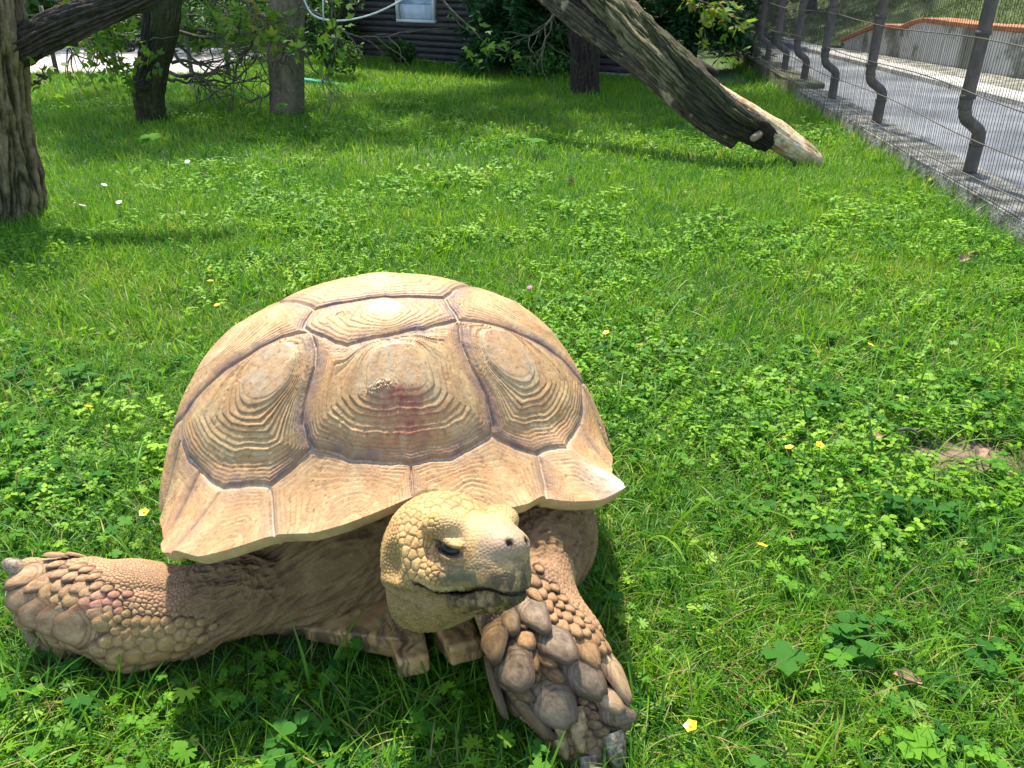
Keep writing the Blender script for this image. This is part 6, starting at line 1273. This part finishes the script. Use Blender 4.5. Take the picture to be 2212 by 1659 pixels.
# ---- flowers, each one a thing
M_YEL = mat_noise("yellow_petal", [(.3, (.62, .42, .01)), (.7, (.75, .58, .03))], scale=200, rough=.4, bump=0); M_WHT = mat_noise("white_petal", [(.3, (.70, .72, .72)), (.7, (.82, .83, .84))], scale=200, rough=.5, bump=0); M_PNK = mat_noise("purple_petal", [(.3, (.35, .05, .32)), (.7, (.5, .12, .45))], scale=200, bump=0); M_STM = mat_noise("green_stem", [(.3, (.05, .14, .02)), (.7, (.08, .2, .03))], scale=50, bump=0)
def flower_mesh(nm, n, size, cup, wr=.4):
    return joined(nm, [(*oval_leaf(0, 0, 0, k*6.283/n, size, cup, wr, 3, .1), .5) for k in range(n)], M_YEL)
fp = {'y': flower_mesh("petals", 5, .011, .55, .55), 'w': flower_mesh("petals", 13, .013, .10, .16), 'p': flower_mesh("petals", 6, .010, .5, .35)}
for k_, m_ in (('y', M_YEL), ('w', M_WHT), ('p', M_PNK)): fp[k_].materials.clear(); fp[k_].materials.append(m_)
cen_me = uvs("flower_centre", .0038, 10, 6); cen_me.materials.append(M_YEL)
FL = [('y', 1310, 718, "yellow buttercup right of the shell top"), ('y', 1380, 745, "yellow buttercup a hand right of the shell shoulder"), ('y', 1646, 1180, "yellow buttercup right of the tortoise's head"), ('y', 312, 1108, "yellow buttercup left of the shell's left rim"), ('y', 1493, 1570, "yellow flower head near the lower right claws"), ('y', 1770, 962, "small yellow flower in the lawn on the right"), ('y', 1705, 968, "second small yellow flower in the lawn on the right"), ('y', 1880, 745, "yellow flower amid bright ground cover far right"), ('y', 1165, 700, "yellow flower just behind the shell's right shoulder"), ('y', 455, 610, "yellow flower left of and behind the shell"), ('y', 470, 660, "yellow flower close to the shell's left shoulder"), ('y', 190, 880, "yellow flower low at left beside ground cover"), ('y', 455, 583, "yellow flower farthest back left of the shell"),
      ('w', 1308, 373, "white daisy on the lawn before the straight trunk"), ('w', 1316, 380, "second white daisy touching the one before the straight trunk"), ('w', 162, 440, "white daisy beside the robinia trunk"), ('w', 178, 445, "white daisy beside the robinia trunk, right of its neighbour"), ('w', 272, 420, "single white daisy right of the robinia trunk"), ('w', 225, 400, "white daisy beyond the robinia trunk"), ('w', 405, 350, "white daisy near the foot of the dark trunk"), ('w', 380, 222, "white daisy behind the dark trunk's foot"), ('w', 700, 215, "white daisy right of the wooden pole"), ('w', 722, 232, "white daisy in shade right of the wooden pole"), ('w', 745, 270, "white daisy on the shaded lawn"), ('w', 1660, 330, "tiny white daisy under the leaning trunk"), ('w', 258, 440, "white daisy in the left lawn"), ('p', 1145, 618, "purple clover flower behind the shell's right shoulder"), ('p', 242, 308, "purple flower on the lawn before the dark trunk"), ('p', 660, 270, "small purple flower right of the pole's foot")]
for kd_, dx, dy, lab in FL:
    h_ = .085 if kd_ != 'w' else .075; p = gp(dx, dy, h_); far = 1 + .25*max(0, p[1] - 2); root = empty("buttercup" if kd_ == 'y' else ("daisy" if kd_ == 'w' else "clover_flower"), (p[0], p[1], float(gz(np.array([p[0]]), np.array([p[1]]))[0]))); tag(root, lab, "flower", {'y': "yellow flowers in the lawn", 'w': "white daisies in the lawn", 'p': "purple flowers in the lawn"}[kd_])
    link("stem", tube("stem", [(.012, .006, -.002), (.006, .0, h_*.5), (0, 0, h_)], [.0011, .001, .0009], 6, sub=2), M_STM, root)
    o = link("petals", fp[kd_], None, root); o.location = (0, 0, h_); o.scale = (min(far, 1.2),)*3; o.rotation_euler = (R5.uniform(.1, .5), R5.uniform(-.3, .3), R5.uniform(0, 6)); o = link("flower_centre", cen_me, None, root); o.location = (0, 0, h_ + .001); o.scale = (min(far, 1.2),)*3
# ---- dry leaves, twigs and the leafy plants one can pick out
M_DRY = mat_noise("dry_leaf", [(.3, (.16, .09, .05)), (.55, (.34, .21, .13)), (.8, (.48, .34, .26))], scale=60, rough=.7, bump=.6, bscale=200, bdist=.002)
def curled(nm, L_, seed):
    r = random.Random(seed); V_, F_ = [], []; nu, nv = 10, 6
    for i in range(nu + 1):
        t = i/nu; w = L_*.30*math.sin(math.pi*min(1, max(t, .02)**.8))**.8 + .0005
        for j in range(nv + 1):
            s = j/nv*2 - 1; V_.append((L_*(t - .5), w*s, .10*L_ + abs(s)**2*w*.8 + .07*L_*math.sin(t*5 + seed) + .03*L_*math.sin(9*t + 4*s)))
    for i in range(nu):
        for j in range(nv): a = i*(nv + 1) + j; F_.append((a, a + nv + 1, a + nv + 2, a + 1))
    return mesh_np(nm, np.array(V_), np.array(F_))
for k, (dx, dy, L_, lab) in enumerate(((2085, 560, .06, "curled dry brown leaf lying on the lawn at right"), (2105, 548, .05, "small dry leaf overlapping a larger curled one"), (1556, 470, .035, "small pale dead leaf in the middle of the lawn"), (1960, 1460, .045, "dry brown leaf among the buttercup leaves at lower right"), (1232, 392, .05, "tiny brown dead leaf before the straight trunk"), (1905, 940, .045, "dry leaf on the bare patch at right"), (2120, 975, .045, "dry leaf at the right end of the bare patch"), (2003, 385, .06, "pale scrap of leaf near the fence foot"))):
    p = gp(dx, dy, .05); o = link("dry_leaf", curled("dry_leaf", L_, k), M_DRY); o.location = (p[0], p[1], .038 + float(gz(np.array([p[0]]), np.array([p[1]]))[0])); o.rotation_euler = (R5.uniform(-.3, .3), R5.uniform(-.3, .3), R5.uniform(0, 6)); tag(o, lab, "dead leaf")
for dx, dy, dx2, dy2, lab in ((432, 375, 448, 383, "short dark stick lying on the lawn left of centre"), (1940, 930, 1985, 938, "brown twig on the bare patch at right")):
    a_, b_ = gp(dx, dy, .05), gp(dx2, dy2, .05); o = link("stick", tube("stick", [tuple(a_), tuple((a_ + b_)/2 + [0, 0, .01]), tuple(b_)], [.004, .0035, .002], 7, ridge=.0006, sub=3), M_OLDW); tag(o, lab, "stick")
bigm = [patch_lobed("leaf", L_BUTT, 1, .03, .036, 3, 3, .075) for _ in range(3)]; big2 = [patch_lobed("leaf", L_CLOV, 1, .03, .036, 7, 2, .06) for _ in range(2)]
for k, (dx, dy, lab, m_, s_) in enumerate(((1750, 1395, "large three part buttercup leaf at lower right", 0, 1.25), (1800, 1490, "pale toothed buttercup leaf below the largest one", 1, 1.1), (1935, 1560, "five fingered bright leaf near the lower right edge", 2, 1.2), (1748, 1045, "dark rounded buttercup leaf right of the shell tip", 0, .9), (1360, 690, "tall dark leaf cluster behind the shell's right shoulder", 1, 1.25), (520, 1635, "round scalloped leaf at the bottom left", 3, 1.1), (330, 1495, "bright yellow green round leaf under the swept foreleg", 4, 1.0), (1990, 1490, "round scalloped leaf at lower right", 3, 1.1), (690, 1550, "lobed leaf in the shade below the throat prongs", 2, 1.0), (1155, 295, "broad pale green leaf rosette in the shaded lawn", 0, 2.6), (300, 960, "dark green round leaf left of the shell", 4, 1.1), (345, 272, "fresh green leaves sprouting at the dark trunk's foot", 2, 2.6), (626, 246, "fresh shoot leaning on the foot of the wooden pole", 1, 2.4))):
    p = gp(dx, dy, .06*s_); me_ = (bigm + big2)[m_]; o = bpy.data.objects.new("leafy_plant", me_); COL.objects.link(o); o.location = (p[0], p[1], float(gz(np.array([p[0]]), np.array([p[1]]))[0])); o.scale = (s_,)*3; o.rotation_euler = (0, 0, R5.uniform(0, 6)); tag(o, lab, "plant")
